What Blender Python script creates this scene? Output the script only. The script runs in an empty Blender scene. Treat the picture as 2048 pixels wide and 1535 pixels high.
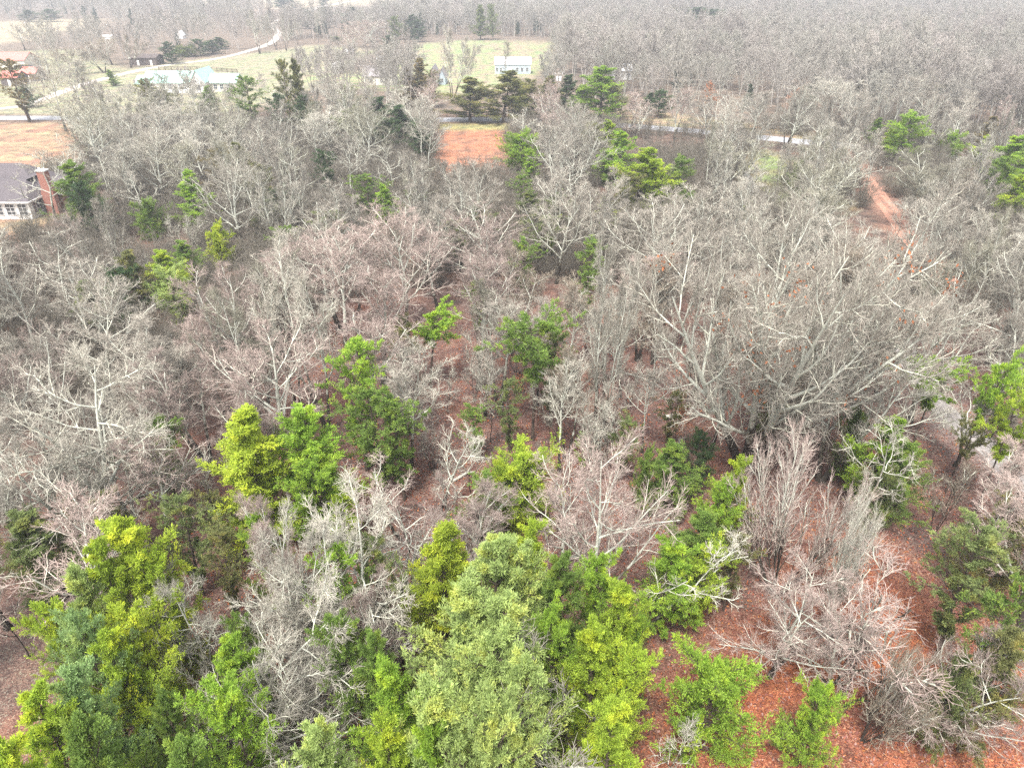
import bpy, math, random
import numpy as np
from mathutils import Vector, Matrix

# ------------------------------------------------------------------ camera, world, light
sc = bpy.context.scene
H = 35.0; PITCH = math.radians(30.0); FPX = 1421.0
cd = bpy.data.cameras.new("camera"); cam = bpy.data.objects.new("camera", cd)
sc.collection.objects.link(cam); sc.camera = cam
cd.sensor_width = 36; cd.lens = 36 * FPX / 2048; cd.clip_start = 0.5; cd.clip_end = 6000
cam.location = (0, 0, H); cam.rotation_euler = (math.radians(60), 0, 0)

HAZE = .00062
SUN_EL, SUN_ROT = math.radians(62), math.radians(200)
w = bpy.data.worlds.new("World"); sc.world = w; w.use_nodes = True
nt = w.node_tree; bg = nt.nodes["Background"]
sky = nt.nodes.new("ShaderNodeTexSky"); sky.sky_type = 'NISHITA'; sky.sun_disc = False
sky.sun_elevation = SUN_EL; sky.sun_rotation = SUN_ROT; sky.dust_density = 3.0
hs = nt.nodes.new("ShaderNodeHueSaturation"); hs.inputs["Saturation"].default_value = 0.22
nt.links.new(sky.outputs[0], hs.inputs["Color"]); nt.links.new(hs.outputs[0], bg.inputs[0])
bg.inputs[1].default_value = 0.12
sd = bpy.data.lights.new("sun", 'SUN'); sd.energy = 1.5; sd.angle = math.radians(12); sd.color = (1, .97, .92)
so = bpy.data.objects.new("sun", sd); sc.collection.objects.link(so)
so.rotation_euler = (math.radians(28), 0, math.radians(-20)); so.location = (0, 0, 120)
sc.view_settings.view_transform = 'Standard'; sc.view_settings.look = 'None'
sc.view_settings.exposure = 1.8; sc.view_settings.gamma = 1.0
sc.cycles.max_bounces = 6; sc.cycles.diffuse_bounces = 1; sc.cycles.transmission_bounces = 4
sc.cycles.transparent_max_bounces = 4; sc.cycles.volume_bounces = 0
sc.cycles.use_denoising = False; sc.cycles.filter_width = 1.45
sc.cycles.caustics_reflective = False; sc.cycles.caustics_refractive = False

CP, SP = math.cos(PITCH), math.sin(PITCH)
def at(px, py, z=0.0):
    u = (px - 1024) / FPX; v = (py - 767.5) / FPX
    dy = CP - v * SP; dz = -SP - v * CP
    t = (z - H) / dz
    return Vector((u * t, dy * t, z))
def depth(X, Y, Z): return Y * CP + (H - Z) * SP
def h_of(Y, py):                                  # height at forward distance Y that shows at row py
    v = (py - 767.5) / FPX
    return H - Y * (SP + v * CP) / (CP - v * SP)

# ------------------------------------------------------------------ mesh helpers
def mesh_np(name, V, F, mats, midx=None, smooth=False):
    me = bpy.data.meshes.new(name)
    V = np.asarray(V, np.float32); F = np.asarray(F, np.int32)
    n, k = F.shape
    me.vertices.add(len(V)); me.vertices.foreach_set("co", V.ravel())
    me.loops.add(n * k); me.loops.foreach_set("vertex_index", F.ravel())
    me.polygons.add(n); me.polygons.foreach_set("loop_start", np.arange(0, n * k, k, dtype=np.int32))
    if smooth: me.polygons.foreach_set("use_smooth", np.ones(n, dtype=bool))
    for m in mats: me.materials.append(m)
    if midx is not None: me.polygons.foreach_set("material_index", np.asarray(midx, np.int32))
    me.update(calc_edges=True)
    return me
def link(name, data, parent=None, loc=None):
    o = bpy.data.objects.new(name, data); sc.collection.objects.link(o)
    if parent: o.parent = parent
    if loc is not None: o.location = loc
    return o
def tag(o, label=None, cat=None, group=None, kind=None):
    if label: o["label"] = label
    if cat: o["category"] = cat
    if group: o["group"] = group
    if kind: o["kind"] = kind
    return o
class MB:
    def __init__(s): s.v = []; s.f = []
    def poly(s, pts): 
        b = len(s.v); s.v += [tuple(p) for p in pts]; s.f.append(tuple(range(b, b + len(pts))))
    def box(s, x0, x1, y0, y1, z0, z1):
        b = len(s.v)
        s.v += [(x, y, z) for z in (z0, z1) for x, y in ((x0, y0), (x1, y0), (x1, y1), (x0, y1))]
        s.f += [tuple(b + i for i in q) for q in ((3,2,1,0),(4,5,6,7),(0,1,5,4),(1,2,6,5),(2,3,7,6),(3,0,4,7))]
    def prism(s, prof, x0, x1, axis='x'):
        """closed profile of (a,z) extruded along an axis"""
        n = len(prof); b = len(s.v)
        for x in (x0, x1):
            for a, z in prof: s.v.append((x, a, z) if axis == 'x' else (a, x, z))
        s.f.append(tuple(b + i for i in range(n))); s.f.append(tuple(b + n + i for i in reversed(range(n))))
        for i in range(n):
            j = (i + 1) % n; s.f.append((b + i, b + n + i, b + n + j, b + j))
    def tube(s, p, q, r0, r1=None, n=8):
        r1 = r0 if r1 is None else r1
        p, q = Vector(p), Vector(q); t = (q - p).normalized()
        a = t.orthogonal().normalized(); c = t.cross(a); b = len(s.v)
        for P, r in ((p, r0), (q, r1)):
            for i in range(n):
                g = 2 * math.pi * i / n
                s.v.append(tuple(P + (a * math.cos(g) + c * math.sin(g)) * r))
        for i in range(n):
            j = (i + 1) % n; s.f.append((b + i, b + j, b + n + j, b + n + i))
        s.f.append(tuple(b + i for i in reversed(range(n)))); s.f.append(tuple(b + n + i for i in range(n)))
    def build(s, name, mat, parent=None, loc=None):
        me = bpy.data.meshes.new(name); me.from_pydata(s.v, [], s.f); me.materials.append(mat); me.update()
        return link(name, me, parent, loc)

# ------------------------------------------------------------------ materials
def mat_base(name, rough=.9):
    m = bpy.data.materials.new(name); m.use_nodes = True
    n = m.node_tree.nodes; l = m.node_tree.links
    b = n["Principled BSDF"]; b.inputs["Roughness"].default_value = rough
    b.inputs["Specular IOR Level"].default_value = .2
    return m, n, l, b
def ramp(n, pts):
    r = n.new("ShaderNodeValToRGB")
    while len(r.color_ramp.elements) < len(pts): r.color_ramp.elements.new(.5)
    for e, (p, c) in zip(r.color_ramp.elements, pts): e.position = p; e.color = (*c, 1)
    return r
def noise(n, l, scale, detail=3, coord="Object"):
    tc = n.new("ShaderNodeTexCoord"); t = n.new("ShaderNodeTexNoise")
    t.inputs["Scale"].default_value = scale; t.inputs["Detail"].default_value = detail
    l.new(tc.outputs[coord], t.inputs["Vector"]); return t
def mul(n, l, a, b, fac=1.0, mode='MULTIPLY'):
    x = n.new("ShaderNodeMix"); x.data_type = 'RGBA'; x.blend_type = mode
    if isinstance(fac, float): x.inputs[0].default_value = fac
    else: l.new(fac, x.inputs[0])
    for k, s in ((6, a), (7, b)):
        if isinstance(s, tuple): x.inputs[k].default_value = (*s, 1)
        else: l.new(s, x.inputs[k])
    return x.outputs[2]
def simple(name, c0, c1=None, scale=3, rough=.85, bump=0):
    m, n, l, b = mat_base(name, rough)
    c1 = c1 or tuple(min(1, v * .7) for v in c0)
    t = noise(n, l, scale); r = ramp(n, [(.3, c1), (.7, c0)])
    l.new(t.outputs[0], r.inputs[0]); l.new(r.outputs[0], b.inputs["Base Color"])
    return m

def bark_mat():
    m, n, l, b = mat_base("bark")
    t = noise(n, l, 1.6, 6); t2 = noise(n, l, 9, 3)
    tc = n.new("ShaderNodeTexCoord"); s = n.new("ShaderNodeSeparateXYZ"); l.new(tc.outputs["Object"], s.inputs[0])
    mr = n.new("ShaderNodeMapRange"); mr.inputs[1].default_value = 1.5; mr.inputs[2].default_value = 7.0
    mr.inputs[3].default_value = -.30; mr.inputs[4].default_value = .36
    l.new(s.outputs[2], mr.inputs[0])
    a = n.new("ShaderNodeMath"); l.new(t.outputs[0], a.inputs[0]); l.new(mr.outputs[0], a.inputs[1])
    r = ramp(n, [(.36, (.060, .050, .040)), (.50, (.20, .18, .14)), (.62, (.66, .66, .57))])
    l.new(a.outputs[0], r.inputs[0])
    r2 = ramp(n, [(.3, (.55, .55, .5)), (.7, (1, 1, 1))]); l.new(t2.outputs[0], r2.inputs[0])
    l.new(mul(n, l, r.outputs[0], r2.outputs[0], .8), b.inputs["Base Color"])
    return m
def darkbark_mat():
    m, n, l, b = mat_base("cedar_bark")
    t = noise(n, l, 4, 4); r = ramp(n, [(.35, (.045, .035, .028)), (.7, (.17, .13, .10))])
    l.new(t.outputs[0], r.inputs[0]); l.new(r.outputs[0], b.inputs["Base Color"]); return m
def twig_mat():
    m, n, l, b = mat_base("twig_bark")
    oi = n.new("ShaderNodeObjectInfo")
    t = noise(n, l, .9, 3); r = ramp(n, [(.3, (.66, .64, .60)), (.7, (1.12, 1.1, 1.04))])
    l.new(t.outputs[0], r.inputs[0])
    l.new(mul(n, l, oi.outputs["Color"], r.outputs[0]), b.inputs["Base Color"]); return m
def wood_twig_mat():
    m, n, l, b = mat_base("far_twig_bark")
    oi = n.new("ShaderNodeObjectInfo")
    r = ramp(n, [(0, (.23, .20, .175)), (.35, (.42, .375, .335)), (.65, (.36, .345, .29)), (1, (.58, .50, .46))])
    tn = n.new("ShaderNodeTexNoise"); tn.inputs["Scale"].default_value = .018; tn.inputs["Detail"].default_value = 4
    l.new(oi.outputs["Location"], tn.inputs["Vector"]); mx = n.new("ShaderNodeMath"); mx.operation = 'MULTIPLY_ADD'; mx.inputs[1].default_value = .45
    mr = n.new("ShaderNodeMapRange"); mr.inputs[1].default_value = .3; mr.inputs[2].default_value = .7; mr.inputs[3].default_value = 0; mr.inputs[4].default_value = .6
    l.new(tn.outputs[0], mr.inputs[0]); l.new(oi.outputs["Random"], mx.inputs[0]); l.new(mr.outputs[0], mx.inputs[2])
    l.new(mx.outputs[0], r.inputs[0]); l.new(r.outputs[0], b.inputs["Base Color"]); return m
def leaf_mat(name="evergreen_foliage", scale=.9):
    m = bpy.data.materials.new(name); m.use_nodes = True
    n = m.node_tree.nodes; l = m.node_tree.links; n.remove(n["Principled BSDF"])
    out = n["Material Output"]
    oi = n.new("ShaderNodeObjectInfo")
    t = noise(n, l, scale, 3); r = ramp(n, [(.32, (.60, .66, .62)), (.5, (.95, 1, .95)), (.70, (1.35, 1.22, .85))])
    l.new(t.outputs[0], r.inputs[0])
    t2 = noise(n, l, 7, 2); r2 = ramp(n, [(.3, (.72, .75, .7)), (.7, (1.25, 1.2, 1.1))]); l.new(t2.outputs[0], r2.inputs[0])
    c = mul(n, l, mul(n, l, oi.outputs["Color"], r.outputs[0]), r2.outputs[0])
    d = n.new("ShaderNodeBsdfDiffuse"); tr = n.new("ShaderNodeBsdfTranslucent"); mx = n.new("ShaderNodeMixShader")
    mx.inputs[0].default_value = .5
    l.new(c, d.inputs[0]); l.new(c, tr.inputs[0]); l.new(d.outputs[0], mx.inputs[1]); l.new(tr.outputs[0], mx.inputs[2])
    l.new(mx.outputs[0], out.inputs[0]); return m
def limb_mat():
    m, n, l, b = mat_base("limb_bark"); oi = n.new("ShaderNodeObjectInfo"); t = noise(n, l, 3, 4)
    r = ramp(n, [(.35, (.55, .55, .52)), (.6, (1.25, 1.28, 1.18))]); l.new(t.outputs[0], r.inputs[0])
    l.new(mul(n, l, mul(n, l, oi.outputs["Color"], (.62, .61, .53), .45, 'MIX'), r.outputs[0]), b.inputs["Base Color"]); return m
M_limb = limb_mat()
M_bark, M_dark, M_twig, M_leaf, M_far = bark_mat(), darkbark_mat(), twig_mat(), leaf_mat(), wood_twig_mat()

# ------------------------------------------------------------------ the ground
def seg_dist(P, a, b):
    d = b - a; t = np.clip(((P - a) @ d) / (d @ d), 0, 1)
    return np.linalg.norm(P - (a + t[:, None] * d), axis=1)
def poly_sd(P, pts):                              # signed distance, positive inside
    pts = np.array(pts); n = len(pts); D = np.full(len(P), 1e9); ins = np.zeros(len(P), bool)
    for i in range(n):
        a, b = pts[i], pts[(i + 1) % n]
        D = np.minimum(D, seg_dist(P, a, b))
        c = ((a[1] > P[:, 1]) != (b[1] > P[:, 1])) & (P[:, 0] < (b[0] - a[0]) * (P[:, 1] - a[1]) / (b[1] - a[1] + 1e-12) + a[0])
        ins ^= c
    return np.where(ins, D, -D)
def line_sd(P, pts):
    D = np.full(len(P), 1e9)
    for a, b in zip(pts[:-1], pts[1:]): D = np.minimum(D, seg_dist(P, np.array(a), np.array(b)))
    return D
def W(pix): return [tuple(at(x, y).xy) for x, y in pix]

meadow = W([(862,251),(1030,252),(1024,285),(1000,325),(940,352),(850,362),(760,372),(720,360),(810,325),(868,290)])
meadow_top = W([(862,246),(1030,246),(1024,290),(1000,312),(930,318),(862,300)])
yard_l = W([(-300,246),(190,246),(200,262),(160,290),(150,318),(120,345),(60,470),(-300,560)])
green_r = W([(1478,318),(1530,300),(1590,320),(1575,385),(1640,398),(1700,405),(1690,418),(1560,412),(1495,392)])
road_px = [(-500,237),(-100,236),(150,236),(450,238),(700,241),(950,239),(1100,241),(1215,249),(1400,263),(1640,287),(1780,300),(1950,322),(2300,372)]
track_px = [(1690,298),(1705,330),(1735,362),(1768,405),(1810,462),(1870,530),(1900,580)]
path_px = [(1700,590),(1760,632),(1800,690),(1850,770),(1905,840),(1980,905),(2080,990),(2250,1130)]
drive_px = [(-120,228),(30,214),(75,202),(160,171),(205,158),(250,147),(330,131),(430,118),(500,101),(545,84),(556,66),(545,50),(560,38)]
field_far = W([(-300,110),(0,88),(130,64),(210,42),(100,38),(-300,60)])
field_tan = W([(470,26),(640,14),(1000,10),(1000,-8),(600,-20),(300,-10)])
lawn_l = W([(-300,226),(0,228),(300,232),(470,226),(620,180),(700,130),(760,100),(620,90),(560,100),(460,112),(330,126),(250,138),(150,100),(60,100),(-300,150)])
lawn_c = W([(520,150),(770,140),(830,90),(900,82),(1110,84),(1100,130),(1060,160),(1010,185),(860,190),(700,175)])
verge_r = W([(1150,232),(1220,222),(1330,225),(1450,240),(1640,262),(1640,283),(1400,259),(1215,244),(1150,238)])
red_fg = W([(1220,1800),(1240,1560),(1290,1380),(1420,1290),(1560,1230),(1680,1040),(1760,1100),(1900,1230),(2100,1300),(2500,1500),(2500,1900)])
RD = W(road_px); TR = W(track_px); PA = W(path_px); DR = W(drive_px)

def axis(lo, hi, fine_lo, fine_hi, st, g=1.12):
    a = list(np.arange(fine_lo, fine_hi + st, st)); s = st; x = fine_lo
    while x > lo: s *= g; x -= s; a.insert(0, x)
    s = st; x = a[-1]
    while x < hi: s *= g; x += s; a.append(x)
    return np.array(a)
gx = axis(-2500, 2500, -150, 150, 1.3); gy = axis(-300, 4000, 8, 330, 1.3)
GX, GY = np.meshgrid(gx, gy); P = np.stack([GX.ravel(), GY.ravel()], 1)
def vnoise(P, s, seed):
    r = np.random.default_rng(seed); k = 12; out = np.zeros(len(P))
    for i in range(k):
        a = r.uniform(0, 6.28); f = r.uniform(.5, 1.6) / s; out += np.sin((P[:, 0] * math.cos(a) + P[:, 1] * math.sin(a)) * f * 6.28 + r.uniform(0, 6.28))
    return out / k * 1.6
def sstep(x, w): return np.clip(x / w * .5 + .5, 0, 1)[:, None]
n1, n2, n3 = vnoise(P, 9, 1), vnoise(P, 28, 2), vnoise(P, 4, 3)
col = np.tile(np.array([[.135, .100, .078]]), (len(P), 1)); lit = np.ones((len(P), 1))
def lay(col, mask, c): return col * (1 - mask) + np.array([c]) * mask
CLR = W([(640,600),(820,560),(1200,560),(1500,600),(1760,640),(2100,640),(2600,900),(2500,1300),(-600,1300),(-500,1000),(100,960),(400,800),(560,720)])
col = lay(col, sstep(n2 - .2, .5) * .5, (.20, .115, .09))
col = lay(col, sstep(poly_sd(P, CLR) + n1 * 4, 8), (.165, .100, .080))
col = lay(col, sstep(n1 - .45, .2) * .5, (.27, .12, .075))
def region(sd, c, wd, litv, jit=2.0, alt=None, altn=None):
    global col, lit
    m = sstep(sd + n3 * jit + n1 * jit, wd)
    cc = np.array([c]) if alt is None else (np.array([c]) * (1 - sstep(altn, .5)) + np.array([alt]) * sstep(altn, .5))
    col = col * (1 - m) + cc * m; lit = lit * (1 - m) + litv * m
far = sstep(P[:, 1] - 214, 12); col = col * (1 - far) + (np.array([[.20, .155, .12]])) * far; lit = lit * (1 - far) + .4 * far
region(poly_sd(P, lawn_l), (.27, .285, .165), 3, .3, 2, (.33, .28, .20), n1)
region(poly_sd(P, lawn_c), (.26, .32, .15), 3, .3, 2, (.34, .27, .19), n1)
region(poly_sd(P, field_far), (.40, .35, .23), 6, .2, 3, (.38, .30, .22), n2)
region(poly_sd(P, field_tan), (.42, .30, .23), 14, .2, 3, (.36, .33, .21), n2)
region(np.where(P[:, 1] > 1500, 50., -50.), (.22, .23, .17), 20, .1)
region(poly_sd(P, yard_l), (.34, .185, .13), 3, .5, 1.5, (.36, .28, .17), n1)
region(poly_sd(P, meadow), (.42, .175, .10), 3, .5, 1.5, (.34, .17, .11), n1)
region(-np.abs(P[:, 1] - 196) + 4.5 + np.where((P[:, 0] > -60) & (P[:, 0] < 8), 0, -90), (.30, .27, .12), 2, .3, .5)
region(poly_sd(P, green_r), (.20, .26, .09), 2.5, .3, 1, (.27, .22, .12), n1)
region(poly_sd(P, verge_r), (.36, .25, .17), 2, .4, .8, (.27, .25, .14), n1)
region(1.9 - line_sd(P, TR), (.40, .21, .15), 2, .3, .5)
region(1.9 - line_sd(P, PA), (.33, .27, .24), 2, .6, .5)
region(poly_sd(P, red_fg), (.34, .118, .055), 3, 1, 1.2, (.23, .095, .06), n1)
V = np.column_stack([P, np.zeros(len(P))])
V[:, 2] = -np.clip(P[:, 1] - 1200, 0, None) * .012
nx, ny = len(gx), len(gy)
I = (np.arange(ny - 1)[:, None] * nx + np.arange(nx - 1)[None, :]).ravel()
F = np.column_stack([I, I + 1, I + nx + 1, I + nx])
gm, n, l, b = mat_base("ground_cover", .95)
ca = n.new("ShaderNodeAttribute"); ca.attribute_name = "cover"
la = n.new("ShaderNodeAttribute"); la.attribute_name = "litter"
vo = n.new("ShaderNodeTexVoronoi"); vo.inputs["Scale"].default_value = 15
tc = n.new("ShaderNodeTexCoord"); l.new(tc.outputs["Object"], vo.inputs["Vector"])
sx = n.new("ShaderNodeSeparateColor"); l.new(vo.outputs["Color"], sx.inputs[0])
rr = ramp(n, [(0, (.42, .40, .42)), (.35, (.85, .80, .85)), (.75, (1.25, 1.1, 1.1)), (.92, (1.35, 1.6, 1.6)), (1, (1.8, 2.5, 2.5))])
l.new(sx.outputs[0], rr.inputs[0])
c1 = mul(n, l, ca.outputs["Color"], rr.outputs[0], la.outputs["Fac"])
tn = noise(n, l, 1.3, 6); r3 = ramp(n, [(.3, (.68, .68, .70)), (.7, (1.22, 1.2, 1.16))]); l.new(tn.outputs[0], r3.inputs[0])
tb = noise(n, l, .35, 3); r4 = ramp(n, [(.35, (.62, .70, .72)), (.5, (1, 1, 1)), (.68, (1.22, 1.2, 1.1))]); l.new(tb.outputs[0], r4.inputs[0])
l.new(mul(n, l, mul(n, l, c1, r3.outputs[0]), r4.outputs[0]), b.inputs["Base Color"])
bp = n.new("ShaderNodeBump"); bp.inputs["Strength"].default_value = .6; bp.inputs["Distance"].default_value = .06
l.new(vo.outputs["Distance"], bp.inputs["Height"]); l.new(bp.outputs[0], b.inputs["Normal"])
gme = mesh_np("ground", V, F, [gm])
A = gme.attributes.new("cover", 'FLOAT_COLOR', 'POINT'); A.data.foreach_set("color", np.column_stack([col, np.ones(len(P))]).astype(np.float32).ravel())
A = gme.attributes.new("litter", 'FLOAT', 'POINT'); A.data.foreach_set("value", lit.astype(np.float32).ravel())
tag(link("ground", gme), "leaf littered woodland floor, meadows and lawns", None, None, "structure")

def ribbon(name, pts, width, z, mat, jit=0, seed=0):
    r = random.Random(seed); pts = [Vector(p) for p in pts]; dense = []
    for i in range(len(pts) - 1):                 # Catmull-Rom
        p0 = pts[max(i - 1, 0)]; p1 = pts[i]; p2 = pts[i + 1]; p3 = pts[min(i + 2, len(pts) - 1)]
        k = max(2, int((p2 - p1).length / 2.5))
        for j in range(k):
            t = j / k
            dense.append(.5 * ((2 * p1) + (p2 - p0) * t + (2 * p0 - 5 * p1 + 4 * p2 - p3) * t * t + (3 * p1 - p0 - 3 * p2 + p3) * t ** 3))
    dense.append(pts[-1]); m = MB(); L = []
    for i, p in enumerate(dense):
        d = (dense[min(i + 1, len(dense) - 1)] - dense[max(i - 1, 0)]).normalized(); nrm = Vector((-d.y, d.x))
        a = width / 2 + r.uniform(-jit, jit); c = width / 2 + r.uniform(-jit, jit)
        L.append(((p + nrm * a), (p - nrm * c)))
    for (a, c), (e, g) in zip(L[:-1], L[1:]):
        m.poly([(a.x, a.y, z), (c.x, c.y, z), (g.x, g.y, z), (e.x, e.y, z)])
    o = m.build(name, mat); o["kind"] = "structure"; return o
M_asph = simple("asphalt", (.42, .42, .44), (.34, .34, .36), .8)
M_grav = simple("gravel_surface", (.60, .54, .48), (.42, .37, .32), 2.5)
M_dirt = simple("red_dirt", (.52, .28, .20), (.38, .19, .13), 1.2)
M_drv = simple('grey_gravel', (.34, .32, .30), (.24, .22, .20), 2)
M_paleg = simple("pale_gravel", (.40, .37, .35), (.25, .22, .20), 3)
ribbon("road", RD, 6.2, .006, M_asph)
ribbon("driveway", DR, 4.2, .010, M_grav, .4, 1)
ribbon("driveway", W([(590,30),(620,20),(660,10),(720,0),(760,-8)]), 9, .010, M_grav, .6, 2)
for sgn in (-.95, .95):                            # the two wheel ruts of the red track
    pts = []
    for i, p in enumerate(TR):
        q = Vector(TR[min(i + 1, len(TR) - 1)]) - Vector(TR[max(i - 1, 0)]); q.normalize()
        pts.append((p[0] - q.y * sgn, p[1] + q.x * sgn))
    ribbon("dirt_track", pts, 1.0, .018, M_dirt, .18, 3 + int(sgn))
ribbon("gravel_path", PA, 2.3, .006, M_paleg, .45, 5)
ribbon("driveway", W([(1470,262),(1476,300),(1485,340),(1500,372),(1530,398)]), 2.6, .014, M_drv, .3, 7)

# fallen leaves lying loose on the nearer floor
rg = np.random.default_rng(5)
N = 70000
q = np.stack([rg.uniform(-25, 48, N * 2), 20 + 55 * rg.uniform(0, 1, N * 2) ** 1.3], 1)
q = q[(line_sd(q, PA) > 1.4)][:N]; N = len(q)
ang = rg.uniform(0, 6.28, N); s = rg.uniform(.035, .075, N); til = rg.normal(0, .35, (N, 2))
cs, sn = np.cos(ang), np.sin(ang)
cor = []
for a, c in ((-1, -.6), (1, -.6), (1, .6), (-1, .6)):
    x = (a * cs - c * sn) * s; y = (a * sn + c * cs) * s
    cor.append(np.stack([q[:, 0] + x, q[:, 1] + y, .05 + x * til[:, 0] + y * til[:, 1] + rg.uniform(0, .02, N) * 1], 1))
LV = np.stack(cor, 1).reshape(-1, 3); LF = np.arange(N * 4).reshape(-1, 4)
def lm(name, c, rough=.7): 
    return simple(name, c, tuple(v * .6 for v in c), 1.1, rough)
mats = [lm("leaf_rust", (.36, .11, .05)), lm("leaf_brown", (.26, .10, .08)), lm("leaf_pink", (.40, .24, .20)), lm("leaf_orange", (.50, .20, .07))]
tag(link("fallen_leaves", mesh_np("fallen_leaves", LV, LF, mats, rg.choice(4, N, p=[.34, .36, .2, .10]))),
    "rust and brown fallen leaves over the woodland floor", "leaves", None, "stuff")

# ------------------------------------------------------------------ bare tree generator
def norm(v): return v / (np.linalg.norm(v, axis=-1, keepdims=True) + 1e-9)
def polyl(S, D, L, K, wob, up, r):
    N = len(S); P = np.zeros((N, K + 1, 3)); P[:, 0] = S; d = norm(D); st = (L / K)[:, None]
    for k in range(K):
        d = norm(d + r.normal(0, wob, (N, 3)) + np.array([0, 0, up]))
        P[:, k + 1] = P[:, k] + d * st
    return P
def kids(P, R, L, n, t0, t1, ang, lr, r, angj=.2, shape=None):
    N, K1, _ = P.shape; K = K1 - 1
    t = t0 + (t1 - t0) * (np.arange(n)[None, :] + r.uniform(.1, .9, (N, n))) / n
    i = np.minimum((t * K).astype(int), K - 1); f = (t * K - i)[..., None]
    ar = np.arange(N)[:, None]
    S = P[ar, i] * (1 - f) + P[ar, i + 1] * f; T = norm(P[ar, i + 1] - P[ar, i])
    Rr = R[ar, i] * (1 - f[..., 0]) + R[ar, i + 1] * f[..., 0]
    az = np.arange(n)[None, :] * 2.4 + r.uniform(0, 6.28, (N, 1)) + r.normal(0, .4, (N, n))
    ref = np.where(np.abs(T[..., 2:3]) > .9, np.array([1., 0, 0]), np.array([0, 0, 1.]))
    U = norm(np.cross(T, ref)); Vv = np.cross(T, U)
    side = U * np.cos(az)[..., None] + Vv * np.sin(az)[..., None]
    a = ang + r.normal(0, angj, (N, n)); 
    D = T * np.cos(a)[..., None] + side * np.sin(a)[..., None]
    sh = (1 - .55 * t) if shape is None else shape(t)
    LL = L[:, None] * lr * sh * r.uniform(.65, 1.25, (N, n))
    return S.reshape(-1, 3), D.reshape(-1, 3), LL.ravel(), Rr.ravel()
def tubes(P, R, n, r):
    N, K1, _ = P.shape
    T = np.zeros_like(P); T[:, 1:-1] = P[:, 2:] - P[:, :-2]; T[:, 0] = P[:, 1] - P[:, 0]; T[:, -1] = P[:, -1] - P[:, -2]; T = norm(T)
    ref = norm(r.normal(0, 1, (N, 1, 3)))
    U = norm(ref - (ref * T).sum(-1, keepdims=True) * T); Vv = np.cross(T, U)
    a = np.arange(n) * 2 * math.pi / n
    X = P[:, :, None] + R[:, :, None, None] * (U[:, :, None] * np.cos(a)[:, None] + Vv[:, :, None] * np.sin(a)[:, None])
    idx = np.arange(N * K1 * n).reshape(N, K1, n); nxt = np.roll(idx, -1, 2)
    Fq = np.stack([idx[:, :-1], nxt[:, :-1], nxt[:, 1:], idx[:, 1:]], -1).reshape(-1, 4)
    return X.reshape(-1, 3), Fq
def rad(r0, r1, K): return r0[:, None] + (r1 - r0)[:, None] * (np.linspace(0, 1, K + 1)[None, :] ** .8)
def join(parts):
    V, F, o = [], [], 0
    for v, f in parts: V.append(v); F.append(f + o); o += len(v)
    return np.concatenate(V), np.concatenate(F)
def bare(seed, h=14, stems=1, stem_ang=.05, tr=.20, cl=.35, n1=11, a1=.75, l1=.42, up1=.10, n2=8, n3=8, n4=6,
         wob=.11, twr=.014, l4=.45, spread=.0, kink=.0, dens5=0, a3=.65):
    r = np.random.default_rng(seed)
    az = r.uniform(0, 6.28, stems) + np.arange(stems) * 6.28 / stems
    sa = stem_ang * r.uniform(.6, 1.3, stems)
    D = np.stack([np.sin(sa) * np.cos(az), np.sin(sa) * np.sin(az), np.cos(sa)], 1)
    S = np.stack([np.cos(az), np.sin(az), 0 * az], 1) * (.12 * (stems > 1)); S[:, 2] = -.3
    L = np.full(stems, h + .3) * (r.uniform(.82, 1, stems) if stems > 1 else 1)
    P0 = polyl(S, D, L, 10, .05 + kink * .5, .02, r); R0 = rad(np.full(stems, tr), np.full(stems, tr * .12), 10)
    R0[:, 0] *= 1.35
    trunk = [tubes(P0, R0, 7, r)]
    s, d, L1, rr_ = kids(P0, R0, L, n1, cl, .97, a1, l1, r, .18, lambda t: 1.15 - .75 * (t - cl) / (1 - cl))
    P1 = polyl(s, d, L1, 7, wob + kink, up1, r); R1 = rad(np.minimum(rr_ * .75, .17), np.full(len(s), .032), 7)
    trunk.append(tubes(P1, R1, 5, r))
    s, d, L2, rr_ = kids(P1, R1, L1, n2, .15, 1, .75, .50, r, .22)
    P2 = polyl(s, d, L2, 5, wob + kink, .06, r); R2 = rad(np.minimum(rr_ * .75, .07), np.full(len(s), .018), 5)
    crown = [tubes(P2, R2, 4, r)]
    s, d, L3, rr_ = kids(P2, R2, L2, n3, .12, 1, a3, .55, r, .25)
    L3 = np.maximum(L3, .5)
    P3 = polyl(s, d, L3, 4, wob + kink, .05, r); R3 = rad(np.minimum(rr_ * .75, .03), np.full(len(s), twr * .7), 4)
    crown.append(tubes(P3, R3, 3, r))
    s, d, L4, rr_ = kids(P3, R3, L3, n4, .1, 1, .6, l4 * 1.4, r, .25)
    L4 = np.clip(L4, .3, 1.3)
    P4 = polyl(s, d, L4, 3, wob * .8, .06, r); R4 = rad(np.full(len(s), twr * .8), np.full(len(s), twr * .45), 3)
    crown.append(tubes(P4, R4, 3, r))
    tv, tf = join(trunk); cv, cf = join(crown)
    nl = len(crown[0][1]); cm_i = np.ones(len(cf)); cm_i[:nl] = 0
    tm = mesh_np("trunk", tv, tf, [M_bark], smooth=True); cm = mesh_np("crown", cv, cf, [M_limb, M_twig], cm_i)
    ext = np.percentile(np.hypot(cv[:, 0], cv[:, 1]), 92); top = np.percentile(cv[:, 2], 99.5)
    return dict(trunk=tm, crown=cm, r=float(ext), h=float(top), tv=tv, tf=tf, cv=cv, cf=cf, tips=P3[:, -1])
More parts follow.
